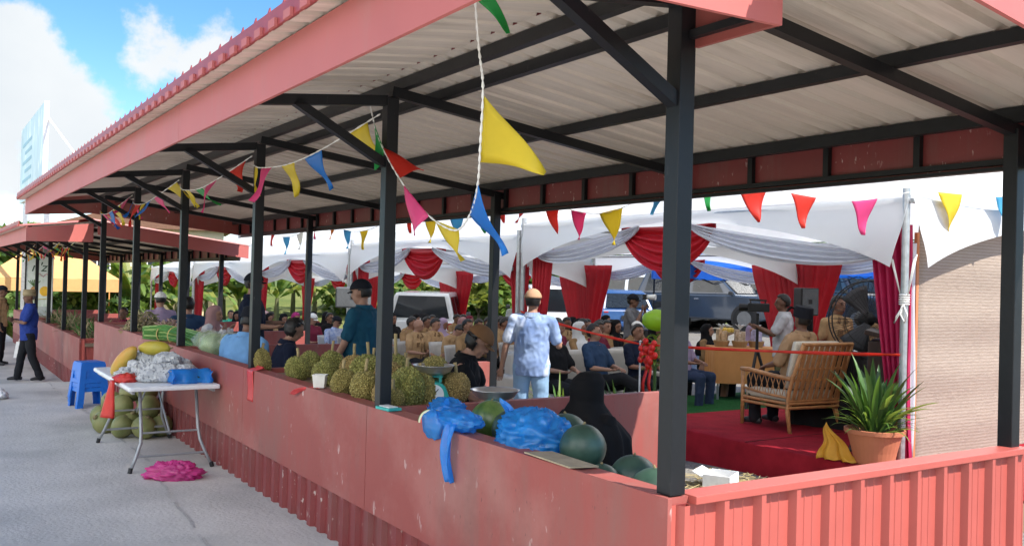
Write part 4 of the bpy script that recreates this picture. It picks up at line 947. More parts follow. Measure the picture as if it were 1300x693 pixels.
for nm_, r0, r1, m_ in (('flesh',0,.082,flesh),('pale_rind',.082,.097,rindw),('skin',.097,.102,melon_g)):
    b = MB()
    b.grid(lambda u, v: Vector((-.03*(1-((r0+(r1-r0)*u)/.1)**2)*.3, (r0+(r1-r0)*u)*cos(pi*v), (r0+(r1-r0)*u)*sin(pi*v)*.8-.01)), 4, 24, thick=.03); b.build(nm_, m_, cm_, smooth=False)
ub = thing('carrier_bag', 'crumpled blue carrier bag lying beside the teal weighing scale', 'bag', (.30, 2.24, .955))
b = MB(); b.ball((0,0,.0), (.09,.12,.055), 40, 24, fn=lambda d: 1+.3*noise.noise(d*3.4+Vector((5,5,1)))+.15*(1-2*abs(noise.noise(d*7)))); b.build('bag_body', blue_bag, ub, smooth=True)
b = MB(); b.grid(lambda u, v: Vector((-.10+.05*v+.02*sin(u*8), -.12+.24*u, .0+.10*sin(u*pi*2)*v-.03*v)), 14, 8, thick=.002); b.build('bag_handle', blue_bag, ub, smooth=True)
b = MB(); b.box((-.075,-.18,-.002),(.075,.18,.004)); o = b.build('cardboard', specks(mat('grey_cardboard', (.36,.29,.19), rough=.9, var=.15, scale=12), (.1,.09,.07), scale=30, big=6, bthr=.45), loc=(-.01,.68,.95), smooth=False); o.rotation_euler = (0, radians(3), -.05); tag(o, 'flat sheet of brown cardboard lying on the front wall below the melons', 'cardboard')
# durians
def durmat(name, c1, c2):
    m = mat(name, c1, rough=.75, col2=c2, scale=3); t = m.node_tree; b_ = t.nodes['Principled BSDF']; lk = b_.inputs['Base Color'].links[0].from_socket
    tcn = N(t, 'ShaderNodeTexCoord'); v = N(t, 'ShaderNodeTexVoronoi'); v.inputs['Scale'].default_value = 9; L(t, tcn.outputs['Object'], v.inputs['Vector'])
    g = N(t, 'ShaderNodeMapRange'); g.inputs[1].default_value = .15; g.inputs[2].default_value = .62; g.inputs[3].default_value = 1; g.inputs[4].default_value = 0; L(t, v.outputs['Distance'], g.inputs[0])
    x = N(t, 'ShaderNodeMix', data_type='RGBA', blend_type='MULTIPLY'); x.inputs[0].default_value = 1; L(t, lk, x.inputs[6])
    r = N(t, 'ShaderNodeValToRGB'); r.color_ramp.elements[0].color = (.62,.58,.42,1); r.color_ramp.elements[1].color = (1.5,1.45,1.3,1); L(t, g.outputs[0], r.inputs[0]); L(t, r.outputs[0], x.inputs[7]); L(t, x.outputs[2], b_.inputs['Base Color'])
    bp = N(t, 'ShaderNodeBump'); bp.inputs['Strength'].default_value = .35; bp.inputs['Distance'].default_value = .03; L(t, g.outputs[0], bp.inputs['Height']); L(t, bp.outputs[0], b_.inputs['Normal']); return m
dur_mats = [durmat('durian_green', (.17,.18,.05), (.30,.29,.10)), durmat('durian_olive', (.21,.185,.06), (.33,.28,.11)), durmat('durian_tan', (.29,.21,.085), (.40,.30,.14))]
def durian_mesh(r, el, seed):
    bm = bmesh.new(); bmesh.ops.create_icosphere(bm, subdivisions=3, radius=1)
    o_ = Vector((seed*2.7, seed, 3))
    for v in bm.verts:
        d = v.co.normalized(); a = atan2(d.y, d.x); lob = 1+.05*cos(5*a+seed)+.07*noise.noise(d*1.6+o_)
        v.co = Vector((d.x*r*lob, d.y*r*lob, d.z*r*el*lob))
    # raise a blunt spike on every coarse vertex
    P = bmesh.new(); bmesh.ops.create_icosphere(P, subdivisions=4, radius=1); P.free()
    bm.verts.ensure_lookup_table(); fc = list(bm.faces); rn = random.Random(seed)
    pk = bmesh.ops.poke(bm, faces=fc)
    for v in pk['verts']: v.co += v.co.normalized()*r*.10*rn.uniform(.7,1.2)
    me = bpy.data.meshes.new('husk'); bm.to_mesh(me); bm.free(); return me
DM = [[durian_mesh(1, e, 3+i) for i, e in enumerate((1.0, 1.18, .95))] for _ in range(1)][0]
DU = [ # x, y, z, r, mat, label
 (.06,4.98,1.00,.085,1,'durian closest to the red ribbon and thin post, first on the left of the heap'), (.34,4.62,.985,.10,0,'low durian in the back of the heap, second from the left'), (.16,4.40,.985,.095,0,'durian with a leafy stalk in front of the back row, left part'),
 (.50,4.55,1.0,.11,0,'durian at the back left, under the navy shirted woman'), (.55,4.20,1.0,.11,2,'round tan durian in the back row left of centre'), (.22,3.98,.985,.10,0,'green durian behind the white tub'),
 (.56,3.88,1.0,.105,1,'olive durian in the back row behind the white tub'), (.08,3.30,1.0,.088,1,'small olive durian right beside the white tub'), (.40,3.60,1.03,.125,0,'large green durian with a pale stalk, top centre of the heap'),
 (.26,3.28,.97,.09,0,'low durian in front of the large green one'), (.10,2.98,1.005,.105,1,'round olive durian on the wall edge, left of the second post'), (.45,3.25,1.055,.12,0,'bright green durian with a tall stalk, highest left of the second post'),
 (.30,3.02,1.06,.10,2,'tan durian with a bent stalk stacked left of the second post'), (.13,2.74,.985,.09,2,'tan durian low against the second post'), (.12,2.60,.97,.07,1,'small durian peeping beside the second post foot'),
 (.38,2.74,1.0,.10,1,'olive durian behind the second post'), (.25,2.56+.14,1.01,.118,0,'big green durian just right of the second post'), (.55,2.86,1.10,.10,1,'olive durian stacked behind the big green one'), (.62,2.70,1.0,.10,2,'tan durian between the big green one and the scale'),
 (.66,3.10,1.0,.10,0,'green durian at the back right of the second post'), (.64,3.5,1.0,.10,1,'durian at the back of the heap behind the large green one')]
for i, (x, y, z, r, k, lab) in enumerate(DU):
    t = thing('durian', lab, 'durian', (x, y, z), i*1.9, 'durians heaped on the front wall')
    me = DM[i % 3] if k == 0 else DM[(i+1) % 3]
    me2 = me.copy(); me2.materials.clear(); me2.materials.append(dur_mats[k])
    o = bpy.data.objects.new('husk', me2); COL.objects.link(o); o.parent = t; o.scale = (r*random.uniform(.88,1.08), r*random.uniform(.9,1.1), r*random.uniform(.95,1.2)); o.rotation_euler = (random.uniform(-.7,.7), random.uniform(-.7,.7), 0)
    if i % 4 != 1:
        b = MB(); L_ = r*(1.3 if 'tall' in lab else .75); b.tube([(0,0,r*.8),(.006,.004,r+L_*.5),(.012+.03*('bent' in lab),.0,r+L_)], [.013,.011,.012], 8); b.build('stalk', mat('durian_stalk', (.33,.25,.12), rough=.9), t, smooth=True)
tub = thing('tub', 'white plastic food tub on the wall ledge in front of the durians', 'tub', (.0, 3.52, HW), .2)
b = MB(); b.lathe([(0,.004),(.052,.004),(.062,.085),(.066,.087),(.066,.093),(.06,.09),(.05,.01),(0,.01)], 4, (0,0,0)); b.build('body', mat('translucent_tub', (.70,.68,.62), rough=.25), tub)
b = MB(); b.ball((0,0,.05), (.04,.04,.03), 10, 6); b.build('contents', mat('durian_flesh', (.70,.60,.35), rough=.5), tub, smooth=True)
rib_m = addtrans(mat('red_ribbon', (.62,.06,.06), rough=.35), (.8,.1,.1), .2)
b = MB(); b.grid(lambda u, v: Vector(((.02-.10*v if v < .22 else -.071-.004*sin(v*6)), (u-.5)*(.17-.02*v), .008+.02*sin(min(v,.22)/.22*pi) if v < .22 else .006-.26*(v-.22)/.78)), 6, 20, thick=.002)
o = b.build('ribbon', rib_m, smooth=True, loc=(0, 4.86, HW)); tag(o, 'short red ribbon draped over the front wall by the third post', 'ribbon')
b = MB(); b.grid(lambda u, v: Vector((-.02-.07*v-.04*sin(v*3)*u, .30*v+(u-.5)*.11*(1-v*.3), .006-.02*v-.06*v*v)), 6, 16, thick=.002)
o = b.build('ribbon', rib_m, smooth=True, loc=(-.005, 3.50, HW)); tag(o, 'red ribbon trailing off the wall ledge below the white tub', 'ribbon')
sp = thing('soap_box', 'flat teal and white box at the foot of the second post', 'box', (-.018, 2.38, HW), .1)
b = MB(); b.box((-.045,-.075,0),(.045,.075,.016), bevel=.003); b.build('base', mat('teal_plastic', (.04,.38,.34), rough=.4), sp)
b = MB(); b.box((-.032,-.055,.016),(.032,.055,.022), bevel=.002); b.build('lid', wm, sp)
# weighing scales
teal_m = mat('teal_enamel', (.03,.36,.30), rough=.35, var=.06)
steel = mat('brushed_aluminium', (.62,.63,.64), rough=.30, metal=.85, var=.06)
def scale(loc, rz, label, pr, h0, body=True):
    t = thing('weighing_scale', label, 'weighing scale', loc, rz)
    b = MB(); b.prism([(-.11,0),(.11,0),(.10,.07),(.075,.13),(.04,.155),(-.04,.155),(-.075,.13),(-.10,.07)], -.07, .07); b.build('body', teal_m, t, bevel=.012)
    b = MB(); b.tube([(0,-.071,.078),(0,-.078,.078)], .066, 24); b.build('dial', mat('white_dial', (.72,.74,.74), rough=.2), t)
    b = MB(); b.bar((0,-.08,.078),(.03,-.08,.115),.005,.003,up=(0,1,0)); b.build('needle', black_m, t)
    b = MB()
    for s in (-1,1): b.bar((s*.045,0,.15),(s*.045,0,h0),.018,.018,up=(0,1,0))
    b.bar((-.06,0,h0-.01),(.06,0,h0-.01),.02,.02); b.build('yoke', teal_m, t)
    b = MB(); b.lathe([(0,h0),(pr*.5,h0),(pr*.8,h0+.02),(pr*.95,h0+.055),(pr,h0+.06),(pr*1.02,h0+.063),(pr*.94,h0+.06),(pr*.78,h0+.026),(pr*.5,h0+.006),(0,h0+.006)], 36); b.build('pan', steel, t, smooth=True)
    return t
scale((.46,2.72,.90), radians(-25), 'teal weighing scale with a round steel pan beside the durians', .135, .20)
scale((.62,2.22,.72), radians(-15), 'weighing scale with a wide aluminium pan above the striped watermelon', .150, .27)
# green bundles and dry lemongrass further along the wall
gl = mat('long_bean_green', (.06,.17,.03), rough=.5, var=.35, scale=6, stretch=(1,1,1)); gl2 = mat('pale_leaf_green', (.22,.32,.10), rough=.5, var=.3, scale=8)
bd = thing('bean_bundle', 'long tied bundle of green stalks lying over the front wall', 'vegetables', (.02, 8.15, 1.0))
b = MB()
for i in range(60):
    a = rr.random()*2*pi; q = .085*sqrt(rr.random()); b.mi = rr.choice([0,0,1]); c_, s2 = q*cos(a), q*sin(a)
    b.tube([(-.18,.42+rr.uniform(-.05,.05),c_*.8+.02),(.0+s2*.3,.15,c_+.03),(.16+s2,-.15,c_),(.26+s2*1.3,-.55+rr.uniform(-.1,.1),c_*1.2-.05)], .012, 5)
b.build('stalks', [gl, gl2], bd)
for y in (.22,-.1): b = MB(); b.lathe([(.10,-.012),(.108,0),(.10,.012)], 14); o = b.build('tie', mat('rubber_tie', (.4,.3,.1)), bd); o.location = (.05-.3*y*.5, y, .015); o.rotation_euler = (pi/2, 0, 0)
for i, (x, y) in enumerate(((.30,7.55),(.42,7.15),(.28,7.2))):
    t = thing('cabbage_bag', ['bag of pale green cabbage right of the green bundle','bag of pale green leaves nearest the pink hijab','bag of pale greens against the front wall by the fourth post'][i], 'vegetables', (x, y, .92), i)
    b = MB(); b.ball((0,0,.04), (.15,.15,.13), 24, 16, fn=lambda d: 1+.18*noise.noise(d*3+Vector((i*4,0,0)))); b.build('leaves', gl2, t, smooth=True)
    b = MB(); b.ball((0,0,.05), (.165,.165,.14), 30, 18, fn=lambda d: 1+.16*noise.noise(d*3+Vector((i*4,0,0)))+.06*noise.noise(d*9)); o = b.build('clear_bag', mat('clear_bag', (.8,.85,.8), rough=.15, alpha=.22, spec=.8), t, smooth=True)
dry = [mat('dry_stalk_tan', (.36,.29,.17), rough=.9, var=.25), mat('dry_stalk_green', (.20,.21,.09), rough=.9, var=.25), mat('dry_stalk_pink', (.38,.25,.22), rough=.9, var=.25)]
for k, (x, y, lab, mset, R_) in enumerate(((.22,10.5,'heap of dry lemongrass stalks on the wall by the last post of the near stall',[0,0,1],.36),(.35,9.6,'tangled heap of pinkish roots beside the lemongrass',[2,2,0],.30),(.45,8.8,'low spread of pale tubers and roots behind the green bundle',[0,2],.28))):
    t = thing('stalk_heap', lab, 'produce heap', (x, y, .90)); b = MB()
    for i in range(420):
        b.mi = i % len(mset); a = rr.random()*2*pi; q = R_*sqrt(rr.random()); z = (.30-.10*k)*(1-(q/R_)**2)*rr.random()+.02; a2 = rr.random()*2*pi; l = rr.uniform(.08,.22)
        p = Vector((q*cos(a)*.7, q*sin(a), z)); d = Vector((cos(a2)*.6, sin(a2), rr.uniform(-.3,.5)))*l
        b.tube([p-d*.5, p+Vector((0,0,.02)), p+d*.5-Vector((0,0,.02))], .007, 4)
    b.build('stalks', [dry[m] for m in mset], t)
    b = MB(); b.lathe([(0,-.02),(R_*.8,-.02),(R_*.9,.03),(0,.05)], 14); b.build('tray', mat('woven_tray', (.3,.2,.1), rough=.9), t)
for k, (y, lab) in enumerate(((15.5,'heap of leafy greens on the near end of the second stall'),(17.8,'heap of twiggy herbs in the middle of the second stall'),(20.4,'pale sacks of produce on the far end of the second stall'))):
    t = thing('produce_heap', lab, 'produce heap', (.42, y, .46)); b = MB()
    for i in range(260):
        b.mi = i % 3; a = rr.random()*2*pi; q = .5*sqrt(rr.random()); strap_leaf(b, (q*cos(a)*.6, q*sin(a)*1.6, .02+.1*rr.random()), rr.random()*6.3, rr.uniform(.12,.42), .03, rr.uniform(.0,1.3), 1.0, seg=4)
    b.build('leaves', [dry[1], gl, dry[0]], t); b = MB(); b.box((-.32,-.85,-.06),(.32,.85,.0)); b.build('tray', MATS['shelf_board'], t)

# ================================================================ FOLDING TABLE AND WHAT STANDS ROUND IT
ft = thing('folding_table', 'white folding table with grey tube legs against the front wall', 'table', (-.46, 6.58, 0))
tt = mat('white_table_plastic', (.74,.75,.76), rough=.4, bump=.08, bscale=200)
b = MB(); b.box((-.385,-.92,.70),(.375,.92,.74), bevel=.016); b.build('tabletop', tt, ft, smooth=False)
b = MB(); b.box((-.35,-.88,.675),(-.33,.88,.70)); b.box((.32,-.88,.675),(.34,.88,.70)); b.build('apron_rail', mat('grey_powder_coat', (.30,.31,.32), rough=.4, metal=.3), ft)
gpc = MATS['grey_powder_coat']
for y, dy in ((-.62,-.22),(.62,.16)):
    for s in (-1,1):
        b = MB(); b.tube([(s*.24,y,.69),(s*.24,y+dy*.5,.34),(s*.25,y+dy*.7,.24),(s*.29,y+dy*.85,.13),(s*.34,y+dy,.02)], .0145, 10); lg = b.build('leg', gpc, ft, smooth=True)
        b = MB(); b.tube([(s*.335,y+dy*.97,.045),(s*.345,y+dy*1.0,.0)], .019, 10); b.build('foot', black_m, lg)
    b = MB(); b.tube([(-.29,y+dy*.85,.13),(.29,y+dy*.85,.13)], .011, 8); b.build('crossbar', gpc, ft)
    b = MB(); b.tube([(-.0,y*.25,.68),(-.0,y+dy*.5,.30)], .009, 8); b.tube([(-.24,y+dy*.55,.32),(.24,y+dy*.55,.32)], .009, 8); b.tube([(0,y+dy*.5,.32),(.0,y+dy*.5,.32)], .009, 8); b.build('brace', gpc, ft)
paper = mat('newsprint', (.40,.41,.42), rough=.9, col2=(.62,.62,.60), scale=9, bump=.9, bscale=14)
specks(paper, (.13,.14,.16), scale=46, thr=-.45, big=11, bthr=.40, amt=.75)
NB = [(-.52,6.02,.80,.17,.10,.09,'newspaper parcel at the near left corner of the table pile'), (-.30,6.05,.79,.16,.11,.085,'newspaper parcel behind the folded blue bag'), (-.58,6.42,.80,.15,.12,.10,'newspaper parcel at the left of the pile beside the papaya'), (-.30,6.45,.80,.16,.13,.10,'newspaper parcel in the middle of the pile'),
      (-.40,6.30,.90,.17,.12,.075,'newspaper parcel lying on top of the pile, nearest the wall'), (-.52,6.62,.90,.15,.11,.075,'newspaper parcel under the yellow melon on top'), (-.24,6.75,.80,.15,.12,.09,'newspaper parcel furthest back, close to the wall'), (-.55,6.85,.79,.14,.10,.08,'newspaper parcel at the back left of the pile')]
for i, (x, y, z, a, c, h, lab) in enumerate(NB):
    crumple('newspaper_parcel', lab, 'parcel', (x, y, z), (a, c, h), paper, i+2, amp=.26, freq=1.7, rot=Matrix.Rotation(i*1.1, 3, 'Z'), base=-.055, seg=22, smooth=False)['group'] = 'newspaper parcels on the folding table'
yel = mat('yellow_melon', (.52,.36,.03), rough=.4, col2=(.38,.34,.05), scale=5); pap = mat('papaya_skin', (.62,.24,.03), rough=.4, col2=(.40,.30,.05), scale=4, detail=3)
t = thing('yellow_melon', 'yellow green melon lying on top of the newspaper parcels', 'melon', (-.47, 6.52, 1.0), -.5)
b = MB(); b.ball((0,0,0), (.15,.072,.068), 24, 14, fn=lambda d: 1+.04*nz(d.x*3, d.y*3, d.z*3)); b.build('skin', yel, t, smooth=True); b = MB(); b.tube([(.145,0,0),(.17,0,.01)], .008, 6); b.build('stem', stem_m, t)
t = thing('papaya', 'orange papaya propped up at the left end of the parcels', 'papaya', (-.73, 6.62, .86), 0)
b = MB(); b.ball((0,0,0), (.075,.075,.19), 22, 18, fn=lambda d: 1+.12*d.z+.03*nz(d.x*3, d.y*3), rot=Matrix.Rotation(radians(38),3,'X') @ Matrix.Rotation(radians(24),3,'Y')); b.build('skin', pap, t, smooth=True); b = MB(); b.tube([(.08,-.09,.12),(.095,-.11,.145)], .008, 6); b.build('stem', stem_m, t)
crumple('newspaper_sheet', 'torn sheet of newspaper under the papaya on the table', 'newspaper', (-.72, 6.45, .775), (.09,.11,.05), paper, 31, amp=.3, base=-.033)
redbag = addtrans(mat('red_plastic_bag', (.62,.05,.04), rough=.3, var=.15), (.85,.1,.08), .3)
rb = thing('red_bag', 'limp red plastic bag hanging off the left edge of the folding table', 'bag', (-.84, 6.15, .74))
b = MB(); b.ball((.06,.0,.02), (.10,.13,.05), 30, 18, fn=lambda d: 1+.3*noise.noise(d*3)); b.build('bag_mouth', redbag, rb, smooth=True)
b = MB(); b.grid(lambda u, v: Vector((-.04-.03*v+.04*sin(u*7+v*2)*v, (u-.5)*(.10+.16*v)+.10*v, .01-.33*v)), 14, 14, thick=.025); b.build('bag_body', redbag, rb, smooth=True)
tb = thing('blue_tray_bag', 'folded blue plastic sheet on the near right of the table', 'bag', (-.30, 5.86, .742), .05)
b = MB(); b.grid(lambda u, v: Vector((-.17+.34*u, -.09+.22*v+.01*sin(u*11), .10*sst(v, .0, .25)+.012*nz(u*5, v*5)-.03*sin(u*pi)*0+.02*sin(v*4))), 18, 12, thick=.004); b.build('sheet', blue_bag, tb, smooth=True)
for s in (-1,1): b = MB(); b.grid(lambda u, v: Vector((s*(.17+.012*sin(v*7)), -.09+.2*u, .10*v)), 8, 5, thick=.003); b.build('side_flap', blue_bag, tb, smooth=True)
crumple('black_bag', 'black plastic bundle tucked under the folded blue sheet', 'bag', (-.30, 5.85, .78), (.11,.05,.036), black_m, 77, amp=.2, base=-.036)
coc = mat('green_coconut', (.15,.18,.06), rough=.5, col2=(.27,.25,.10), scale=4, detail=6)
cl = ['at the left end','front, second from the left','front, near the far table foot','front, under the middle of the table','front right','against the skirt on the right','behind the front row, left','behind the front row, middle','behind the front row, right','back row by the wall, left','back row by the wall, right','second layer, left','second layer, middle','second layer, right','top of the pile, left','top of the pile, right','top of the pile, closest to the wall']
cp = [(-.62,8.35,.115),(-.66,7.95,.11),(-.55,7.55,.115),(-.36,7.42,.115),(-.18,7.50,.11),(-.16,7.78,.115),(-.46,8.15,.12),(-.42,7.78,.115),(-.20,8.05,.115),(-.40,8.45,.115),(-.16,8.35,.115),(-.52,8.25,.28),(-.50,7.85,.29),(-.28,7.62,.29),(-.38,8.05,.42),(-.25,7.85,.44),(-.20,8.15,.32)]
for i, ((x, y, z), w_) in enumerate(zip(cp, cl)):
    t = thing('coconut', 'green coconut under the folding table, ' + w_, 'coconut', (x, y, z), i*1.3, 'green coconuts piled under the table')
    b = MB(); q = rr.uniform(.95,1.1); b.ball((0,0,0), (.115*q,.112*q,.125*q), 20, 14, fn=lambda d: 1+.06*cos(3*atan2(d.y,d.x)+i)*(1-abs(d.z))+.04*nz(d.x*2+i, d.y*2, d.z*2), rot=Euler((rr.uniform(-1,1), rr.uniform(-1,1), 0)).to_matrix()); b.build('husk', coc, t, smooth=True)
    b = MB(); b.lathe([(0,.118),(.03,.12),(.02,.135),(0,.136)], 8); o = b.build('cap', stem_m, t); o.rotation_euler = (rr.uniform(-.9,.9), rr.uniform(-.9,.9), 0)
pink = addtrans(mat('pink_plastic_bag', (.75,.06,.32), rough=.22, var=.2, scale=8, spec=.8, bump=1.0, bscale=24, alpha=.75), (.9,.1,.45), .3)
o = crumple('pink_bag', 'crumpled bright pink plastic bag lying on the pavement by the table', 'bag', (-.52, 5.40, .045), (.19,.12,.085), pink, 5, amp=.34, freq=2.6, base=-.055, rot=Matrix.Rotation(-.5,3,'Z'), seg=64)
o = crumple('white_scrap', 'small white scrap of plastic on the pavement at the left edge', 'litter', (-1.42, 11.2, .05), (.10,.10,.07), wm, 9, amp=.3, base=-.05)
# stacked stools
stool_m = mat('blue_stool_plastic', (.01,.16,.62), rough=.35, var=.05, spec=.5)
def stool_mesh(par):
    b = MB(); T, Bt, H = .145, .19, .46
    b.box((-T,-T,H-.025),(T,T,H), bevel=.02)
    for sx, sy in ((0,-1),(0,1),(-1,0),(1,0)):   # four sides, each a frame with an arch cut out
        ex = Vector((1,0,0)) if sx == 0 else Vector((0,1,0)); nn = Vector((sx,sy,0))
        def P(s, z): t_ = (H-z)/H; w_ = T+(Bt-T)*t_; return nn*w_+ex*(s*w_)+Vector((0,0,z))
        def strip(s0, s1, z0, z1, n=6):
            b.grid(lambda u, v: P(s0+(s1-s0)*u, z0+(z1-z0)*v), n, n, thick=.006)
        strip(-1,-.60,0,.44); strip(.60,1,0,.44); strip(-.60,.60,.345,.44); strip(-.60,.60,.20,.25)
    return b.build('shell', stool_m, par)
for i, lab in enumerate(('blue plastic stool on the pavement, lowest of the stack','blue plastic stool in the middle of the stack','blue plastic stool on top of the stack')):
    t = thing('plastic_stool', lab, 'stool', (-.50, 10.08, i*.055), radians(8+i*1.5), 'stacked blue stools'); stool_mesh(t)

for i, (x, y, h_, lab) in enumerate(((.32,6.47,.50,'blue plastic stool under the man in light blue'),(.66,6.27,.47,'blue plastic stool under the woman in navy'),(.88,9.72,.47,'blue plastic stool under the woman in the dusty pink hijab'),(.86,10.72,.50,'blue plastic stool under the man beside the dusty pink hijab'),(1.15,1.97,.36,'blue plastic stool under the woman in the long black hijab'),(1.14,3.65,.53,'blue plastic stool under the man in the brown cap'),(.75,11.97,.55,'blue plastic stool under the man in the white kopiah'),(.95,16.0,.57,'blue plastic stool under the man in maroon'))):
    t = thing('plastic_stool', lab, 'stool', (x, y, gz(x, y) if i < 7 else gz(x, y)), .3*i, 'stools inside the stalls'); q = stool_mesh(t); q.scale = (1, 1, (h_-.05-gz(x, y))/.46 if i < 7 else (h_-.45-gz(x, y))/.46)
pt = thing('plastic_table', 'low white table under the arm of the man in the brown cap', 'table', (1.72, 3.25, gz(1.72, 3.25)), .1)
b = MB(); b.box((-.30,-.38,.76),(.30,.38,.79), bevel=.01); b.build('tabletop', tt, pt)
for sx in (-1,1):
    for sy in (-1,1): b = MB(); b.tube([(sx*.26,sy*.33,.76),(sx*.28,sy*.35,0)], .018, 8); b.build('leg', gpc, pt)

# ================================================================ BUNTING
FC = {'y': (.72,.58,.04), 'p': (.75,.08,.26), 'r': (.70,.05,.03), 'b': (.02,.22,.62), 'g': (.03,.36,.08), 'o': (.72,.33,.03), 'c': (.10,.42,.62), 'w': (.70,.70,.66)}
FM = {k: addtrans(mat('flag_'+k, c, rough=.45, var=.08), tuple(min(1, x*1.3) for x in c), .42) for k, c in FC.items()}
def bunting(label, pts, flags, rad=.0045, sz=.28, twist=True, group=None):
    """pts: points along the cord; flags: (position 0..1, colour, swing direction, scale)"""
    root = thing('bunting', label, 'bunting', pts[0], 0, group); O = Vector(pts[0]); P = [Vector(p)-O for p in pts]
    # Catmull-Rom through the points
    def at(t):
        n = len(P)-1; f = max(0, min(n-1e-6, t*n)); i = int(f); u = f-i
        p0, p1, p2, p3 = P[max(i-1,0)], P[i], P[i+1], P[min(i+2,n)]
        return .5*((2*p1)+(p2-p0)*u+(2*p0-5*p1+4*p2-p3)*u*u+(3*p1-p0-3*p2+p3)*u**3)
    b = MB(); S = max(24, int(len(P)*14)); q = [at(i/S) for i in range(S+1)]
    b.tube(q, [rad*(1+.45*sin(i*2.1)*twist) for i in range(S+1)], 6); b.build('cord', rope_m, root, smooth=True)
    for t, c, sw, k in flags:
        a0, a1 = at(max(0, t-.5*sz*k*1.0/max(.3, (P[-1]-P[0]).length)*1.0)), at(min(1, t+.5*sz*k*1.0/max(.3, (P[-1]-P[0]).length)))
        tip = (a0+a1)/2+Vector(sw).normalized()*sz*k*1.05; ph = random.random()*6; nrm = (a1-a0).cross(tip-a0).normalized()
        b = MB()
        def f(u, v): 
            e = a0.lerp(a1, u); p = e.lerp(tip, v); return p+nrm*(.035*k*sin(v*4.2+ph+u*1.5)*v)
        b.grid(f, 6, 12, thick=.0015); b.build('flag', FM[c], root, smooth=True)
    return root
L1 = [(-.75,.25,2.84),(-.73,.29,2.74),(-.66,.37,2.57),(-.62,.40,2.44),(-.57,.49,2.25),(-.47,.67,2.10),(-.34,.94,2.01),(-.25,1.25,1.95),(-.10,1.86,2.09),(-.06,2.31,2.35),(-.06,2.55,2.58),(-.08,2.62,2.76)]
RV = (.837,-.547,0)
def mixv(a, b_, c): return (RV[0]*a, RV[1]*a, b_+c*0)
bunting('large near bunting hanging from the front eave down to the second post', L1,
  [(.06,'g',mixv(.7,-1,0),.7),(.345,'y',mixv(1,-.62,0),.95),(.50,'b',mixv(.55,-1,0),.85),(.655,'y',mixv(.45,-1,0),.62),(.745,'p',mixv(-.1,-1,0),.62),(.835,'r',mixv(.75,-.1,0),.62),(.905,'g',mixv(.0,-1,0),.66)], sz=.30)
def post_bunt(k, label, cols, dz=0, X=-.06, yoff=0):
    y0, y1 = k*BAY+yoff, (k+1)*BAY+yoff; p = [(X,y0+.02,2.70+dz),(X-.10,y0+.7,2.55+dz),(X-.08,y0+1.4,2.52+dz),(X-.05,y1-.4,2.56+dz),(X,y1-.03,2.62+dz)]
    n = len(cols); bunting(label, p, [((i+.6)/(n+.2), c, (rr.uniform(-.5,.9), rr.uniform(-.9,.5), -rr.uniform(.4,1.1)), rr.uniform(.8,1.1)) for i, c in enumerate(cols)], sz=.27, group='buntings along the front posts')
post_bunt(1, 'bunting of yellow, blue and pink flags from the second to the third front post', ['y','b','y','p','y'])
post_bunt(2, 'bunting with a red flag from the third to the fourth front post', ['r','p','g','y','y'])
post_bunt(3, 'bunting with a pink flag from the fourth to the fifth front post', ['y','p','b','y','r','p','b'])
post_bunt(4, 'bunting with blue and yellow flags at the far end of the near stall', ['p','y','b','r','p','b','y'])
for k, cols in enumerate((['g','y','r','o','g','r','y'],['y','g','r','p','o','b','g'],['p','r','y','g','o','y'],['y','o','g','y','o','g'])):
    post_bunt(k, ['bunting on the nearest bay of the second stall','bunting on the second bay of the second stall','bunting on the third bay of the second stall','bunting on the last bay of the second stall in sight'][k], cols, -.4, .02, 14.75)
RB = [((2.52,5.0,2.60),(2.55,4.3,2.42),(2.55,3.5,2.33),(2.52,2.5,2.62)), ((2.52,2.5,2.62),(3.3,2.4,2.50),(4.1,2.3,2.46),(4.82,2.22,2.58)), ((4.86,2.16,2.60),(6.0,2.1,2.62),(7.2,2.1,2.75)), ((2.52,7.5,2.60),(2.55,6.8,2.40),(2.55,5.8,2.42),(2.52,5.0,2.60)), ((2.52,10,2.60),(2.55,9.2,2.36),(2.55,8.3,2.36),(2.52,7.5,2.60)), ((2.52,12.5,2.60),(2.55,11.8,2.34),(2.55,10.8,2.40),(2.52,10,2.60))]
dn = (0,0,-1)
RF = [[(.12,'r',(0,.5,-1),.9),(.30,'r',(0,-.3,-1),.9),(.48,'p',dn,.8),(.66,'y',(0,-.2,-1),.95),(.88,'c',(0,.6,-1),.9)], [(.05,'g',(.1,-.1,-1),1.0),(.24,'r',(.3,0,-1),1.0),(.46,'r',dn,.85),(.74,'p',(.1,.1,-1),.95)], [(.22,'y',(.1,0,-1),1.1),(.55,'c',dn,1.0),(.85,'r',dn,1)],
      [(.15,'r',dn,.8),(.35,'y',dn,.85),(.55,'c',dn,.8),(.75,'g',dn,.8),(.9,'r',dn,.8)], [(.15,'o',dn,.8),(.35,'c',dn,.8),(.55,'y',dn,.8),(.78,'p',dn,.8)], [(.15,'r',dn,.9),(.4,'c',dn,.9),(.6,'w',dn,.8),(.85,'p',dn,.8)]]
RLAB = ['rear bunting with two red flags between the middle rear posts','bunting from the stall roof to the marquee post with green and red flags','bunting with a yellow flag running right from the marquee post','rear bunting behind the pink flag, over the khaki audience','rear bunting with an orange flag left of the second post','rear bunting with a pale flag above the man in the black cap']
for p, f, lab in zip(RB, RF, RLAB): bunting(lab, p, f, rad=.003, sz=.30, group='buntings along the rear of the stall')

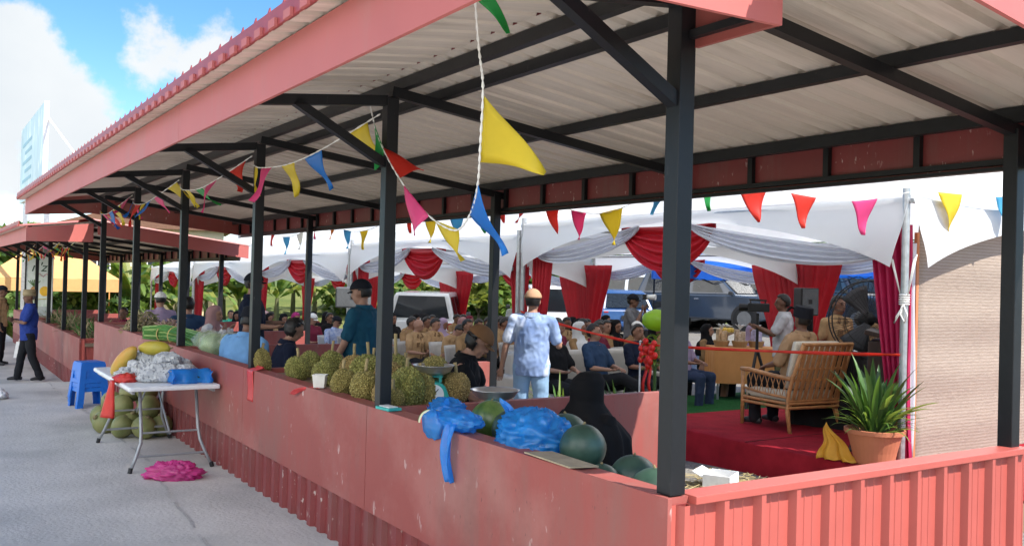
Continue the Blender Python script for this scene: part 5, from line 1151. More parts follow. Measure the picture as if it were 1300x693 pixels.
# ================================================================ PEOPLE
SK = {'a': (.23,.11,.068), 'b': (.31,.165,.11), 'c': (.17,.083,.052)}
skin_m = {k: mat('skin_'+k, c, rough=.55, var=.07, scale=12, spec=.4) for k, c in SK.items()}
hair_m = mat('black_hair', (.012,.010,.009), rough=.5, var=.3, scale=40); grey_hair = mat('grey_hair', (.12,.115,.11), rough=.6)
eye_m = mat('dark_eye', (.012,.01,.01), rough=.3); lip_m = mat('lip', (.24,.085,.07), rough=.5); shoe_m = mat('dark_shoe', (.03,.03,.032), rough=.6); sole_m = mat('pale_sole', (.5,.48,.45), rough=.8)
def cloth(nm_, c, var=.1, scale=6, col2=None, stretch=None): return mat('cloth_'+nm_, c, rough=.88, var=var, scale=scale, spec=.15, bump=.25, bscale=14, col2=col2, stretch=stretch)
def cone(bm, p0, r0, p1, r1, seg=12, flat=None):
    """tapered capsule"""
    p0, p1 = Vector(p0), Vector(p1); d = p1-p0; L_ = d.length
    if L_ < 1e-6: return
    d /= L_; r = d.cross(Vector((0,0,1)));
    if r.length < .02: r = d.cross(Vector((0,1,0)))
    r.normalize(); u = r.cross(d); rings = []
    for s, c, rr_ in [(-1, p0, r0), (1, p1, r1)]:
        for th in ((80,55,28,0) if s < 0 else (0,28,55,80)):
            a = radians(th); rings.append((c+d*s*rr_*sin(a), rr_*cos(a)))
    V = [[bm.verts.new(c+q*(r*cos(2*pi*k/seg)+u*sin(2*pi*k/seg))) for k in range(seg)] for c, q in rings]
    for A, B in zip(V, V[1:]):
        for k in range(seg): bm.faces.new((A[k], A[(k+1)%seg], B[(k+1)%seg], B[k]))
    bm.faces.new(V[0][::-1]); bm.faces.new(V[-1])
def ell(bm, c, r, rot=None, seg=14, rings=10):
    c = Vector(c); R = []
    for i in range(rings+1):
        th = pi*i/rings; row = []
        for k in range(1 if i in (0, rings) else seg):
            q = Vector((r[0]*sin(th)*cos(2*pi*k/seg), r[1]*sin(th)*sin(2*pi*k/seg), r[2]*cos(th))); row.append(bm.verts.new(c+(rot @ q if rot is not None else q)))
        R.append(row)
    for a, b in zip(R, R[1:]):
        for k in range(seg):
            k2 = (k+1) % seg
            if len(a) == 1: bm.faces.new((a[0], b[k], b[k2]))
            elif len(b) == 1: bm.faces.new((a[k2], a[k], b[0]))
            else: bm.faces.new((a[k], b[k], b[k2], a[k2]))
def loft(bm, rings, seg=20):
    V = [[bm.verts.new(Vector(c)+fx*rx*cos(2*pi*k/seg)+fy*ry*sin(2*pi*k/seg)) for k in range(seg)] for c, fx, fy, rx, ry in rings]
    for A, B in zip(V, V[1:]):
        for k in range(seg): bm.faces.new((A[k], A[(k+1)%seg], B[(k+1)%seg], B[k]))
    bm.faces.new(V[0][::-1]); bm.faces.new(V[-1])
TMP = bpy.data.scenes.new('scratch')
def remesh(bm, vox, smooth=2):
    bmesh.ops.recalc_face_normals(bm, faces=bm.faces)
    me = bpy.data.meshes.new('tmp'); bm.to_mesh(me); bm.free(); o = bpy.data.objects.new('tmp', me); TMP.collection.objects.link(o)
    md = o.modifiers.new('r', 'REMESH'); md.mode = 'VOXEL'; md.voxel_size = vox; md.use_smooth_shade = True
    ms = o.modifiers.new('s', 'SMOOTH'); ms.iterations = smooth; ms.factor = .5
    TMP.view_layers[0].update(); dg = TMP.view_layers[0].depsgraph; r = bpy.data.meshes.new_from_object(o.evaluated_get(dg)); bpy.data.objects.remove(o); bpy.data.meshes.remove(me); return r
def pose(kind, H=1.7, seat=.45, lean=0, head_yaw=0, head_pitch=0, arms=None, legs=None, fat=1.0, tw=0):
    s = H/1.7; J = {}
    hipz = .92*s if kind == 'stand' else seat+.10
    J['pelvis'] = Vector((0,0,hipz)); rl = Matrix.Rotation(-lean, 3, 'X') @ Matrix.Rotation(tw, 3, 'Z')
    def T(x, y, z): return J['pelvis'] + rl @ Vector((x*s, y*s, z*s))
    J['waist'] = T(0,.0,.14); J['chest'] = T(0,.0,.34); J['yoke'] = T(0,-.01,.47); J['neck'] = T(0,-.005,.53); J['rot'] = rl
    hr = rl @ Matrix.Rotation(head_yaw, 3, 'Z') @ Matrix.Rotation(-head_pitch, 3, 'X'); J['hrot'] = hr
    J['head'] = J['neck'] + rl @ Vector((0,.015*s,.05*s)) + hr @ Vector((0,.01*s,.085*s))
    da = {'L': ((-.05,-.02,-.29),(-.05,.05,-.54)), 'R': ((.05,-.02,-.29),(.05,.05,-.54))}
    if kind == 'sit': da = {'L': ((-.06,.06,-.27),(.02,.26,-.36)), 'R': ((.06,.06,-.27),(-.02,.26,-.36))}
    if arms: da.update(arms)
    for k, sg in (('L',-1),('R',1)):
        sh = T(sg*.185*(.6+.4*fat), -.005, .455); J['sh'+k] = sh; e, w = da[k]
        J['el'+k] = sh + rl @ (Vector(e)*s); J['wr'+k] = sh + rl @ (Vector(w)*s)
        hp = J['pelvis']+ (Matrix.Rotation(tw*0,3,'Z') @ Vector((sg*.095*s,0,-.02*s))); J['hip'+k] = hp
        if legs and k in legs: kn, an = legs[k]; J['kn'+k] = hp+Vector(kn)*s; J['an'+k] = hp+Vector(an)*s
        elif kind == 'stand': J['kn'+k] = hp+Vector((sg*.015,.015,-.42))*s; J['an'+k] = hp+Vector((sg*.03,-.02,-.82))*s
        else: J['kn'+k] = hp+Vector((sg*.06,.42,.0))*s; J['an'+k] = Vector((J['kn'+k].x, J['kn'+k].y-.03*s, .08*s))
    J['s'] = s; J['fat'] = fat; return J
def torso_rings(J, inf=0, hem=-.08, top=True):
    s, f, r = J['s'], J['fat'], J['rot']; X, Y = r @ Vector((1,0,0)), r @ Vector((0,1,0)); up = r @ Vector((0,0,1)); B = J['pelvis']
    rows = [(hem,.165,.115,0),(.03,.165,.115,0),(.14,.150*(.5+.5*f)+.0,.108*f,.012*(f-1)*8),(.26,.160,.112*(.4+.6*f),.0),(.37,.175,.112,0),(.45,.165,.09,-.01),(.495,.10,.07,-.005)]
    if top: rows.append((.53,.062,.06,0))
    return [(B+up*(z*s)+Y*(dy*s), X, Y, (rx*(.55+.45*f)+inf)*s, (ry*(.45+.55*f)+inf)*s) for z, rx, ry, dy in rows]
def person(label, loc, face, J, skin='a', shirt=None, trousers=None, hair='short', hat=None, hatm=None, vox=.012, shoes=shoe_m, sleeve=.55, group=None, hero=True, hijab=None, hlen=0, hvol=1, cat='person', hem=-.08, skirt=None, legs_on=True, fingers=None):
    root = thing('person', label, cat, loc, face, group); s = J['s']; rn = random.Random(hash(label) % 9999 if 0 else sum(map(ord, label)))
    V3 = Vector; segs = []
    bm = bmesh.new(); loft(bm, torso_rings(J, .014 if not hero else -.004))
    cloth_inf = 0 if hero else .013
    def seg(tag_, a, ra, b_, rb, seg_=10): cone(bm, a, ra*s, b_, rb*s, seg_); segs.append((tag_, V3(a), ra*s, V3(b_), rb*s))
    seg('torso', J['pelvis'], .12, J['chest'], .13); seg('torso', J['chest'], .12, J['yoke'], .10)
    seg('neck', J['yoke'], .052, J['head']-J['hrot'] @ V3((0,.015*s,.03*s)), .05)
    hands = []
    for k, sg in (('L',-1),('R',1)):
        sh, el, wr = J['sh'+k], J['el'+k], J['wr'+k]; yk = J['yoke']
        seg('torso', yk.lerp(sh, .35), .06, sh, .052+cloth_inf)
        mid = sh.lerp(el, sleeve if sleeve < 1 else 1)
        seg('sleeve', sh, .050+cloth_inf, mid, .043+cloth_inf*1.5)
        if sleeve < 1: seg('skin', mid, .041, el, .037)
        d = (wr-el).normalized(); tg = 'sleeve' if sleeve > 1.4 else 'skin'
        seg(tg, el, .037+(cloth_inf if sleeve > 1.4 else 0), el.lerp(wr, .35), .036); seg(tg, el.lerp(wr, .35), .036, wr, .025)
        # palm with curl towards the body's front
        side = (V3((-sg,0,0)) if abs(d.x) < .8 else V3((0,0,1))); pn = d.cross(side).normalized()
        acr = d.cross(pn).normalized(); pc = wr+d*.045*s
        for q in (-1, 0, 1): seg('skin', wr+acr*q*.008*s, .018, pc+acr*q*.022*s+d*.02*s, .015, 8)
        hands.append((wr, d, acr, pn, sg))
        if legs_on:
            hp, kn, an = J['hip'+k], J['kn'+k], J['an'+k]; tt_ = 'leg'
            seg('leg', hp, .092+cloth_inf, hp.lerp(kn, .5), .078+cloth_inf); seg('leg', hp.lerp(kn,.5), .078+cloth_inf, kn, .058+cloth_inf*1.4)
            seg('leg', kn, .057+cloth_inf*1.4, kn.lerp(an,.35), .056+cloth_inf*1.4); seg('leg', kn.lerp(an,.35), .056+cloth_inf*1.4, an, .04+cloth_inf*2)
            fd = V3((sg*.18,1,0)).normalized(); b0 = V3((an.x, an.y, max(.045*s, an.z-.035*s)))
            seg('foot', b0-fd*.05*s, .040, b0+fd*.08*s, .036); seg('foot', b0+fd*.08*s, .036, b0+fd*.15*s-V3((0,0,.012*s)), .028)
    # head: skull, jaw, nose, ears
    h, hr = J['head'], J['hrot']
    def hp_(x, y, z): return h + hr @ V3((x*s, y*s, z*s))
    ell(bm, hp_(0,-.008,.02), (.076*s,.095*s,.098*s), hr); ell(bm, hp_(0,.022,-.045), (.058*s,.066*s,.068*s), hr); ell(bm, hp_(0,.035,-.085), (.036*s,.036*s,.03*s), hr)
    cone(bm, hp_(0,.085,.02), .010*s, hp_(0,.100,-.022), .015*s, 8)
    for q in (-1,1): ell(bm, hp_(q*.076,-.005,-.005), (.010*s,.020*s,.032*s), hr, 8, 6); ell(bm, hp_(q*.03,.068,.032), (.026*s,.02*s,.012*s), hr, 8, 6)
    ell(bm, hp_(0,.078,-.052), (.024*s,.014*s,.012*s), hr, 8, 6)
    segs.append(('head', h, .10*s, h+hr @ V3((0,.02*s,-.03*s)), .08*s))
    me = remesh(bm, vox*s)
    n = len(me.polygons); co = np.empty(n*3); me.polygons.foreach_get('center', co); co = co.reshape(-1,3)
    best = np.full(n, 1e9); lab = np.zeros(n, int); names = ['skin','sleeve','leg','foot']
    mp = {'torso':1,'sleeve':1,'leg':2,'foot':3,'skin':0,'neck':0,'head':0}
    for tg, a, ra, b_, rb in segs:
        a_ = np.array(a); d = np.array(b_-a); L2 = max(1e-9, d@d); t = np.clip((co-a_)@d/L2, 0, 1); dist = np.linalg.norm(co-(a_+t[:,None]*d), axis=1)-(ra+(rb-ra)*t)
        m_ = dist < best; best[m_] = dist[m_]; lab[m_] = mp[tg]
    # the trousers take over below the belt
    upv = np.array(J['rot'] @ V3((0,0,1))); pel = np.array(J['pelvis'])
    low = (lab == 1) & (((co-pel)@upv) < .02*s) if not hero else (lab == 1) & (((co-pel)@upv) < .06*s)
    lab[low] = 2
    if hero: pass
    sm = skin_m[skin]; shm = shirt or sm; trm = trousers or sm
    # fingers, eyes, brows and lips join the same mesh
    bm = bmesh.new(); bm.from_mesh(me); bpy.data.meshes.remove(me)
    for f, l in zip(bm.faces, lab): f.material_index = int(l); f.smooth = True
    bmain = bm; bm = bmesh.new()
    def addc(a, ra, b_, rb, mi, sg_=6):
        k0 = len(bm.faces); cone(bm, a, ra*s, b_, rb*s, sg_)
        bm.faces.ensure_lookup_table()
        for f in bm.faces[k0:]: f.material_index = mi; f.smooth = True
    def adde(c, r, mi):
        k0 = len(bm.faces); ell(bm, c, r, hr, 8, 6); bm.faces.ensure_lookup_table()
        for f in bm.faces[k0:]: f.material_index = mi; f.smooth = True
    for wr, d, acr, pn, sg in hands:
        for q, ln in ((-.027,.060),(-.009,.070),(.009,.074),(.027,.066)):
            a = wr+d*.055*s+acr*q*s; k1 = a+d*ln*.55*s+pn*.006*s; k2 = k1+(d*.7+pn*.7*(1 if True else -1)).normalized()*ln*.55*s
            addc(a, .0095, k1, .0088, 0); addc(k1, .0088, k2, .0072, 0)
        for sgn in (1,):
            a = wr+d*.02*s+acr*.026*s; k1 = a+(d*.7+acr*.6+pn*.3).normalized()*.04*s; k2 = k1+(d+pn*.35).normalized()*.032*s
            addc(a, .012, k1, .0105, 0); addc(k1, .0105, k2, .008, 0)
    for q in (-1,1):
        adde(hp_(q*.031,.083,.012), (.011*s,.006*s,.006*s), 4); adde(hp_(q*.032,.086,.036), (.018*s,.006*s,.004*s), 4)
    adde(hp_(0,.090,-.052), (.02*s,.006*s,.006*s), 5)
    ex = bpy.data.meshes.new('x'); bm.to_mesh(ex); bm.free(); bmain.from_mesh(ex); bpy.data.meshes.remove(ex)
    me = bpy.data.meshes.new('body'); bmain.to_mesh(me); bmain.free()
    if hero: mats_ = [sm, sm, sm if shoes is None else sm, sm if shoes is None else shoes, eye_m, lip_m]
    else: mats_ = [sm, shm, trm, shoes or sm, eye_m, lip_m]
    for m_ in mats_: me.materials.append(m_)
    o = bpy.data.objects.new('body', me); COL.objects.link(o); o.parent = root
    if hero:
        def wrinkle(me, amp, f=9):
            n_ = len(me.vertices); C_ = np.empty(n_*3); me.vertices.foreach_get('co', C_); Nn = np.empty(n_*3); me.vertex_normals.foreach_get('vector', Nn); C_ = C_.reshape(-1,3); Nn = Nn.reshape(-1,3)
            o_ = V3((len(label),0,0)); k_ = np.array([noise.noise(V3(c)*f+o_)+.6*(1-2*abs(noise.noise(V3((c[0]*1.3,c[1]*1.3,c[2]))*f*1.7))) for c in C_])
            me.vertices.foreach_set('co', (C_+Nn*(amp*k_)[:,None]).ravel()); me.update()
        if shirt:
            bm = bmesh.new(); loft(bm, torso_rings(J, .020, hem, top=False))
            for k in 'LR':
                sh, el, wr = J['sh'+k], J['el'+k], J['wr'+k]
                cone(bm, J['yoke'].lerp(sh,.3), .07*s, sh, .064*s, 10)
                if sleeve < 1: cone(bm, sh, .064*s, sh.lerp(el, sleeve), .062*s, 12)
                else: cone(bm, sh, .064*s, el, .054*s, 12); (sleeve > 1.4) and cone(bm, el, .054*s, wr, .042*s, 12)
            m2 = remesh(bm, vox*s, 3); wrinkle(m2, .015*s, 7); m2.name = 'shirt'; m2.materials.append(shirt); q = bpy.data.objects.new('shirt', m2); COL.objects.link(q); q.parent = root
            bm = bmesh.new(); y, X, Y = J['neck'], J['rot'] @ V3((1,0,0)), J['rot'] @ V3((0,1,0)); up = J['rot'] @ V3((0,0,1))
            V = [[bm.verts.new(y+up*(z*s)+X*r*s*cos(a*pi/10)+Y*r*s*sin(a*pi/10)*1.02-Y*.008*s) for a in range(20)] for z, r in ((-.035,.088),(.016,.072),(.020,.077),(-.03,.098))]
            for A, B in zip(V, V[1:]):
                for k in range(20): bm.faces.new((A[k],A[(k+1)%20],B[(k+1)%20],B[k]))
            m3 = bpy.data.meshes.new('collar'); bm.to_mesh(m3); bm.free(); m3.materials.append(shirt); q2 = bpy.data.objects.new('collar', m3); COL.objects.link(q2); q2.parent = q
        if trousers and legs_on:
            bm = bmesh.new(); r_ = torso_rings(J, .012, -.10); loft(bm, r_[:3])
            for k in 'LR':
                hp, kn, an = J['hip'+k], J['kn'+k], J['an'+k]
                cone(bm, hp, .105*s, hp.lerp(kn,.5), .092*s); cone(bm, hp.lerp(kn,.5), .092*s, kn, .073*s); cone(bm, kn, .073*s, kn.lerp(an,.4), .070*s); cone(bm, kn.lerp(an,.4), .070*s, an+V3((0,0,-.01)), .064*s)
            m2 = remesh(bm, vox*s, 3); wrinkle(m2, .009*s, 7); m2.name = 'trousers'; m2.materials.append(trousers); q = bpy.data.objects.new('trousers', m2); COL.objects.link(q); q.parent = root
    if shirt in PLACKET and not hijab:
        b = MB(); X, Y, up = J['rot'] @ V3((1,0,0)), J['rot'] @ V3((0,1,0)), J['rot'] @ V3((0,0,1)); B = J['pelvis']; dk_ = PLACKET[shirt]; f_ = J['fat']
        yf = lambda z: (.128*(.45+.55*f_)+.022 if z < .3 else .112*(.45+.55*f_)+.024-(.0 if z < .42 else .025))*s
        zz = [.08,.18,.28,.36,.43,.48]
        for z0, z1 in zip(zz, zz[1:]): b.bar(B+up*z0*s+Y*yf(z0), B+up*z1*s+Y*yf(z1), .022*s, .006*s, up=Y)
        for sg in (-1,1):
            b.bar(B+up*.515*s+X*sg*.035*s+Y*.075*s, B+up*.455*s+X*sg*.075*s+Y*.105*s, .045*s, .010*s, up=Y)
            b.box(tuple(B+up*.33*s+X*sg*.075*s+Y*(yf(.33)-.010*s)-V3((.035,.004,.04))*s), tuple(B+up*.33*s+X*sg*.075*s+Y*(yf(.33)-.010*s)+V3((.035,.008,.04))*s), rot=J['rot'])
        b.build('placket', dk_, root)
    # hair and headgear
    cvox = 20 if hero else 14
    def cap_mesh(name, r, test, m_, off=(0,-.008,.02), amp=.0, thick=.006):
        bm = bmesh.new(); bmesh.ops.create_uvsphere(bm, u_segments=cvox+6, v_segments=cvox, radius=1)
        bmesh.ops.delete(bm, geom=[v for v in bm.verts if not test(v.co)], context='VERTS')
        for v in bm.verts:
            k = 1+amp*noise.noise(v.co*5); v.co = h + hr @ (V3(off)*s + V3((v.co.x*r[0]*k, v.co.y*r[1]*k, v.co.z*r[2]*k))*s)
        bmesh.ops.recalc_face_normals(bm, faces=bm.faces); bmesh.ops.solidify(bm, geom=bm.faces[:], thickness=thick)
        me = bpy.data.meshes.new(name); bm.to_mesh(me); bm.free(); me.materials.append(m_)
        for p in me.polygons: p.use_smooth = True
        o = bpy.data.objects.new(name, me); COL.objects.link(o); o.parent = root; return o
    hm_ = hair_m if hair != 'grey' else grey_hair
    if hair in ('short','grey','bushy') and not hijab:
        cap_mesh('hair', (.088,.108,.113), lambda c: c.z > -.6 and not (c.y > .34 and c.z < .48) and not (c.y > .12 and c.z < .1) and not (c.y > -.12 and c.z < -.12), hm_, amp=.06 if hair != 'bushy' else .14)
    if hair == 'bushy': cap_mesh('hair', (.100,.112,.115), lambda c: c.z > -.95 and c.y < .12 and c.z < (.6 if not hat else .02), hm_, amp=.16)
    if hat in ('cap','cap_back'):
        o = cap_mesh('cap', (.098,.119,.121), lambda c: c.z > .10, hatm, off=(0,-.008,.022)); fl_ = 1 if hat == 'cap' else -1
        b = MB(); b.grid(lambda u, v: h + hr @ V3(((u-.5)*.140*s*(1-.35*v*v), s*(-.008+fl_*(.095*sqrt(max(0, 1-((u-.5)*1.5)**2))+.060*v)), s*(.034-.016*v-.03*(u-.5)**2*4*.4))), 10, 6, thick=.005); b.build('brim', hatm, o, smooth=True)
    if hat == 'songkok':
        b = MB(); V = [(.099,.025),(.098,.07),(.090,.136),(.080,.144),(0,.142)]
        bm = b.bm; R = []
        for r, z in V: R.append([bm.verts.new(h+hr @ V3((r*cos(a*pi/12)*s, (r*1.18*sin(a*pi/12)-.008)*s, z*s))) for a in range(24)])
        for A, B in zip(R, R[1:]):
            for k in range(24): b.face([A[k],A[(k+1)%24],B[(k+1)%24],B[k]])
        b.build('songkok', hatm, root, smooth=False)
    if hat == 'kopiah': cap_mesh('kopiah', (.096,.117,.121), lambda c: c.z > .16, hatm)
    if hijab:
        bm = bmesh.new(); R3 = J['rot']; X, Y, up = R3 @ V3((1,0,0)), R3 @ V3((0,1,0)), R3 @ V3((0,0,1))
        HX, HY, HZ = hr @ V3((1,0,0)), hr @ V3((0,1,0)), hr @ V3((0,0,1))
        rg = [(h+HZ*.130*s-HY*.015*s, HX, HY, .012*s, .012*s), (h+HZ*.118*s-HY*.015*s, HX, HY, .055*s*hvol, .065*s*hvol), (h+HZ*.07*s-HY*.030*s, HX, HY, .090*s*hvol, .102*s*hvol), (h+HZ*.0*s-HY*.043*s, HX, HY, .098*s*hvol, .102*s*hvol), (h-HZ*.08*s-HY*.034*s, HX, HY, .094*s*hvol, .096*s*hvol), (J['neck']-up*.03*s, X, Y, (.115+.3*(hvol-1))*s, (.105+.25*(hvol-1))*s), (J['yoke']-up*.02*s, X, Y, (.215+.2*(hvol-1))*s, (.150+.2*(hvol-1))*s), (J['chest']+up*.02*s, X, Y, (.245+hlen*.22)*s, (.180+hlen*.35)*s), (J['chest']-up*(.11+hlen)*s, X, Y, (.255+hlen*.45)*s, (.195+hlen*.55)*s)]
        loft(bm, rg, 28); m2 = remesh(bm, vox*s, 4)
        NN = [V3(n_.vector) for n_ in m2.vertex_normals]; CC = [v.co.copy() for v in m2.vertices]
        for v, n_, c in zip(m2.vertices, NN, CC):
            q = c-J['neck']; a = atan2(q.x, q.y); k = sst(-q.z, -.05, .25); v.co = c + n_*((.012*sin(a*9+q.z*6)+.008*sin(a*17))*k+.004*noise.noise(c*14))
        m2.name = 'hijab'; m2.materials.append(hijab); q = bpy.data.objects.new('hijab', m2); COL.objects.link(q); q.parent = root
    if skirt:
        b = MB(); P0 = J['pelvis']
        if J['anL'].z < J['pelvis'].z-.6*s: pass
        k0 = (J['knL']+J['knR'])/2; a0 = (J['anL']+J['anR'])/2
        bm = bmesh.new(); cone(bm, P0+V3((0,0,.02)), .17*s, k0, .15*s, 14); cone(bm, k0, .15*s, a0, .15*s, 14)
        m2 = remesh(bm, vox*s, 3); m2.name = 'skirt'; m2.materials.append(skirt); q = bpy.data.objects.new('skirt', m2); COL.objects.link(q); q.parent = root
    return root
AIM = lambda dx, dy: atan2(-dx, dy)      # facing angle from a ground direction
LEFT = (-.837, .547); RIGHT = (.837, -.547); AWAY = (.547, .837); NEAR = (-.547, -.837)
def mixd(a, k, b_, m): return AIM(a[0]*k+b_[0]*m, a[1]*k+b_[1]*m)
# cloths
tie = cloth('tie_dye', (.055,.11,.29), scale=2.2, col2=(.33,.43,.62)); specks(tie, (.62,.66,.74), scale=3, thr=-.45, big=2.6, bthr=.50, amt=.85)
denim = cloth('pale_denim', (.23,.36,.52), var=.12, scale=5); teal = cloth('teal_tshirt', (.012,.065,.105)); lblue = cloth('light_blue', (.16,.33,.58)); navy = cloth('navy', (.010,.014,.03)); black = cloth('black', (.009,.009,.010))
royal = cloth('royal_blue', (.022,.045,.21)); khaki = cloth('khaki', (.37,.235,.12), var=.25, scale=9); khaki2 = cloth('khaki_dark', (.27,.165,.08), var=.25, scale=9); tan = cloth('tan', (.34,.215,.12)); dark_tr = cloth('dark_trousers', (.016,.017,.02)); white_s = cloth('white', (.62,.62,.62)); maroon = cloth('maroon', (.16,.02,.04)); pinkc = cloth('dusty_pink', (.36,.20,.20)); mauve = cloth('mauve', (.30,.17,.17)); grey_c = cloth('grey', (.14,.14,.15)); navy2 = cloth('slate_navy', (.025,.05,.10)); check = cloth('blue_check', (.16,.24,.48), scale=16, col2=(.55,.60,.70)); yel_batik = cloth('yellow_batik', (.45,.26,.04), scale=18, col2=(.60,.45,.18)); pattern = cloth('dark_pattern', (.03,.025,.03), scale=30, col2=(.30,.26,.26)); lilac = cloth('lilac', (.32,.24,.34)); jean = cloth('dark_jeans', (.03,.045,.09)); brown_cap = cloth('brown_cap', (.17,.085,.04)); tan_cap = cloth('tan_cap', (.42,.25,.15)); capb = cloth('black_cap', (.012,.013,.018)); white_cap = cloth('white_cap', (.66,.65,.62)); camo = cloth('camo', (.05,.06,.03), scale=9, col2=(.16,.14,.07)); striped_cap = cloth('straw_songkok', (.16,.12,.06), scale=4, col2=(.42,.34,.20), stretch=(1,1,14)); green_c = cloth('mint', (.06,.42,.27)); olive = cloth('olive', (.10,.10,.05))
kd = cloth('khaki_trim', (.17,.10,.05)); PLACKET = {khaki: kd, khaki2: kd, tan: kd}
# --- the people one can single out
person('man in a royal blue polo with folded arms and patterned cap on the pavement', (-.56,16.85,-.40), mixd(LEFT,1,NEAR,.65), pose('stand', 1.70, fat=1.12, head_yaw=.35, arms={'L': ((-.05,.10,-.26),(.20,.25,-.24)), 'R': ((.06,.10,-.26),(-.18,.27,-.21))}, legs={'L': ((-.03,-.05,-.42),(-.04,-.20,-.80)), 'R': ((.03,.10,-.41),(.04,.16,-.81))}), 'c', royal, dark_tr, 'grey', 'songkok', striped_cap, sleeve=.75, hem=-.14)
person('man in a tan shirt and black cap cut off by the left edge', (-.80,20.3,-.40), mixd(RIGHT,1,AWAY,.3), pose('stand', 1.72), 'c', khaki, dark_tr, 'short', 'cap', capb, sleeve=.8)
wbg = thing('paper_bag', 'white paper bag hanging beside the man in royal blue', 'bag', (-.52,19.0,.18), radians(-30))
b = MB(); b.prism([(-.10,-.32),(.12,-.30),(.15,.0),(-.05,.02)], -.05, .05); b.build('bag', wm, wbg); b = MB(); b.tube([(-.03,0,0),(-.0,0,.10),(.07,0,.11),(.11,0,0)], .006, 6); b.build('handle', rope_m, wbg)
person('man in a blue tie-dye shirt, pale jeans and tan cap, back to the camera', (3.28,5.70,-.10), mixd(AWAY,1,RIGHT,.15), pose('stand', 1.72, fat=1.08, arms={'L': ((-.09,-.02,-.28),(-.14,.04,-.53)), 'R': ((.10,.05,-.26),(.06,.28,-.26))}), 'b', tie, denim, 'short', 'cap', tan_cap, sleeve=.72, hem=-.13, vox=.011)
person('heavy man in a dark teal T-shirt and black cap, facing left beside the second post', (1.33,5.82,-.02), mixd(LEFT,1,AWAY,.35), pose('stand', 1.70, fat=1.28, head_pitch=.12, arms={'L': ((-.05,.06,-.28),(-.02,.20,-.50)), 'R': ((.07,.0,-.29),(.08,.12,-.52))}), 'b', teal, dark_tr, 'short', 'cap', capb, sleeve=.7, hem=-.14)
person('man in a light blue shirt and black songkok seated behind the front wall', (.32,6.50,-.05), mixd(AWAY,1,RIGHT,.35), pose('sit', 1.68, seat=.55, lean=.22, fat=1.1, head_pitch=.15), 'c', lblue, dark_tr, 'short', 'songkok', capb, sleeve=.7)
person('woman with short dark hair in navy, leaning behind the durians', (.66,6.30,-.05), mixd(RIGHT,1,AWAY,.45), pose('sit', 1.60, seat=.52, lean=.18, head_pitch=.2), 'b', navy, dark_tr, 'bushy', sleeve=.8)
person('man in black with a black cap, standing and facing right behind the third post', (1.0,8.3,-.02), mixd(RIGHT,1,AWAY,.1), pose('stand', 1.74, fat=1.1, arms={'L': ((-.05,.08,-.26),(-.02,.30,-.24)), 'R': ((.06,.06,-.27),(.04,.30,-.27))}), 'b', navy, dark_tr, 'short', 'cap', capb, sleeve=.75)
person('woman in a dusty pink hijab and white blouse, resting her cheek on her hand', (.88,9.75,-.05), mixd(RIGHT,1,NEAR,.1), pose('sit', 1.58, seat=.52, lean=.12, arms={'L': ((-.02,.16,-.20),(.06,.22,-.0)), 'R': ((.06,.14,-.24),(.0,.24,.0))}), 'b', white_s, dark_tr, None, hijab=mauve, sleeve=1.6)
person('dark haired man in navy beside the pink hijab', (.86,10.75,-.05), mixd(LEFT,.3,AWAY,1), pose('sit', 1.68, seat=.55), 'b', navy2, dark_tr, 'short', sleeve=.7)
person('woman in a long black hijab and yellow batik dress, back to the camera', (1.15,2.00,-.05), mixd(AWAY,.9,RIGHT,1), pose('sit', 1.54, seat=.40, lean=.05, arms={'L': ((.0,.10,-.24),(.08,.24,-.36)), 'R': ((.0,.10,-.24),(-.08,.24,-.36))}), 'b', black, None, None, hijab=black, hlen=.30, hvol=1.22, sleeve=1.6, skirt=yel_batik)
person('man in a brown cap and black T-shirt reaching over a white table', (1.14,3.68,-.05), mixd(RIGHT,1,NEAR,.1), pose('sit', 1.66, seat=.58, lean=.25, head_pitch=.35, arms={'R': ((.08,.16,-.20),(.04,.40,-.22)), 'L': ((-.05,.18,-.20),(.0,.42,-.20))}), 'b', black, dark_tr, 'bushy', 'cap', brown_cap, sleeve=.6)
person('man in a tan shirt and black songkok seated in the rattan chair', (5.60,4.06,SZ), AIM(-.05,1), pose('sit', 1.68, seat=.42, lean=-.16, head_yaw=-.3), 'c', tan, dark_tr, 'short', 'songkok', capb, sleeve=.9)
person('cameraman in a white T-shirt with a backpack, behind a tripod', (7.97,6.22,-.11), mixd(LEFT,1,AWAY,.25), pose('stand', 1.74, arms={'L': ((-.04,.14,-.22),(.02,.36,-.12)), 'R': ((.05,.14,-.24),(.0,.36,-.16))}), 'c', cloth('grey_white',(.50,.50,.52)), camo, 'short', sleeve=.75)
bp_ = thing('backpack', 'black backpack on the back of the cameraman', 'backpack', (8.10,6.20,1.02), mixd(LEFT,1,AWAY,.25))
b = MB(); b.box((-.15,-.30,-.05),(.15,-.12,.40), bevel=.06); b.build('bag', black, bp_, smooth=True)
b = MB()
for sgn in (-1,1): b.tube([(sgn*.12,-.13,.38),(sgn*.13,.0,.44),(sgn*.13,.13,.30),(sgn*.14,.10,.05),(sgn*.14,-.12,.0)], .018, 6)
b.build('straps', black, bp_, smooth=True)
tp = thing('tripod_camera', 'video camera on a black tripod in front of the cameraman', 'camera', (7.66,6.42,-.12), mixd(LEFT,1,AWAY,.25))
b = MB(); b.tube([(0,0,.9),(0,0,1.48)], .022, 8); b.build('column', black_m, tp)
for k in range(3): b = MB(); b.tube([(0,0,.98),(.30*cos(k*2.1+.5),.30*sin(k*2.1+.5),0)], .022, 8); b.build('leg', black_m, tp)
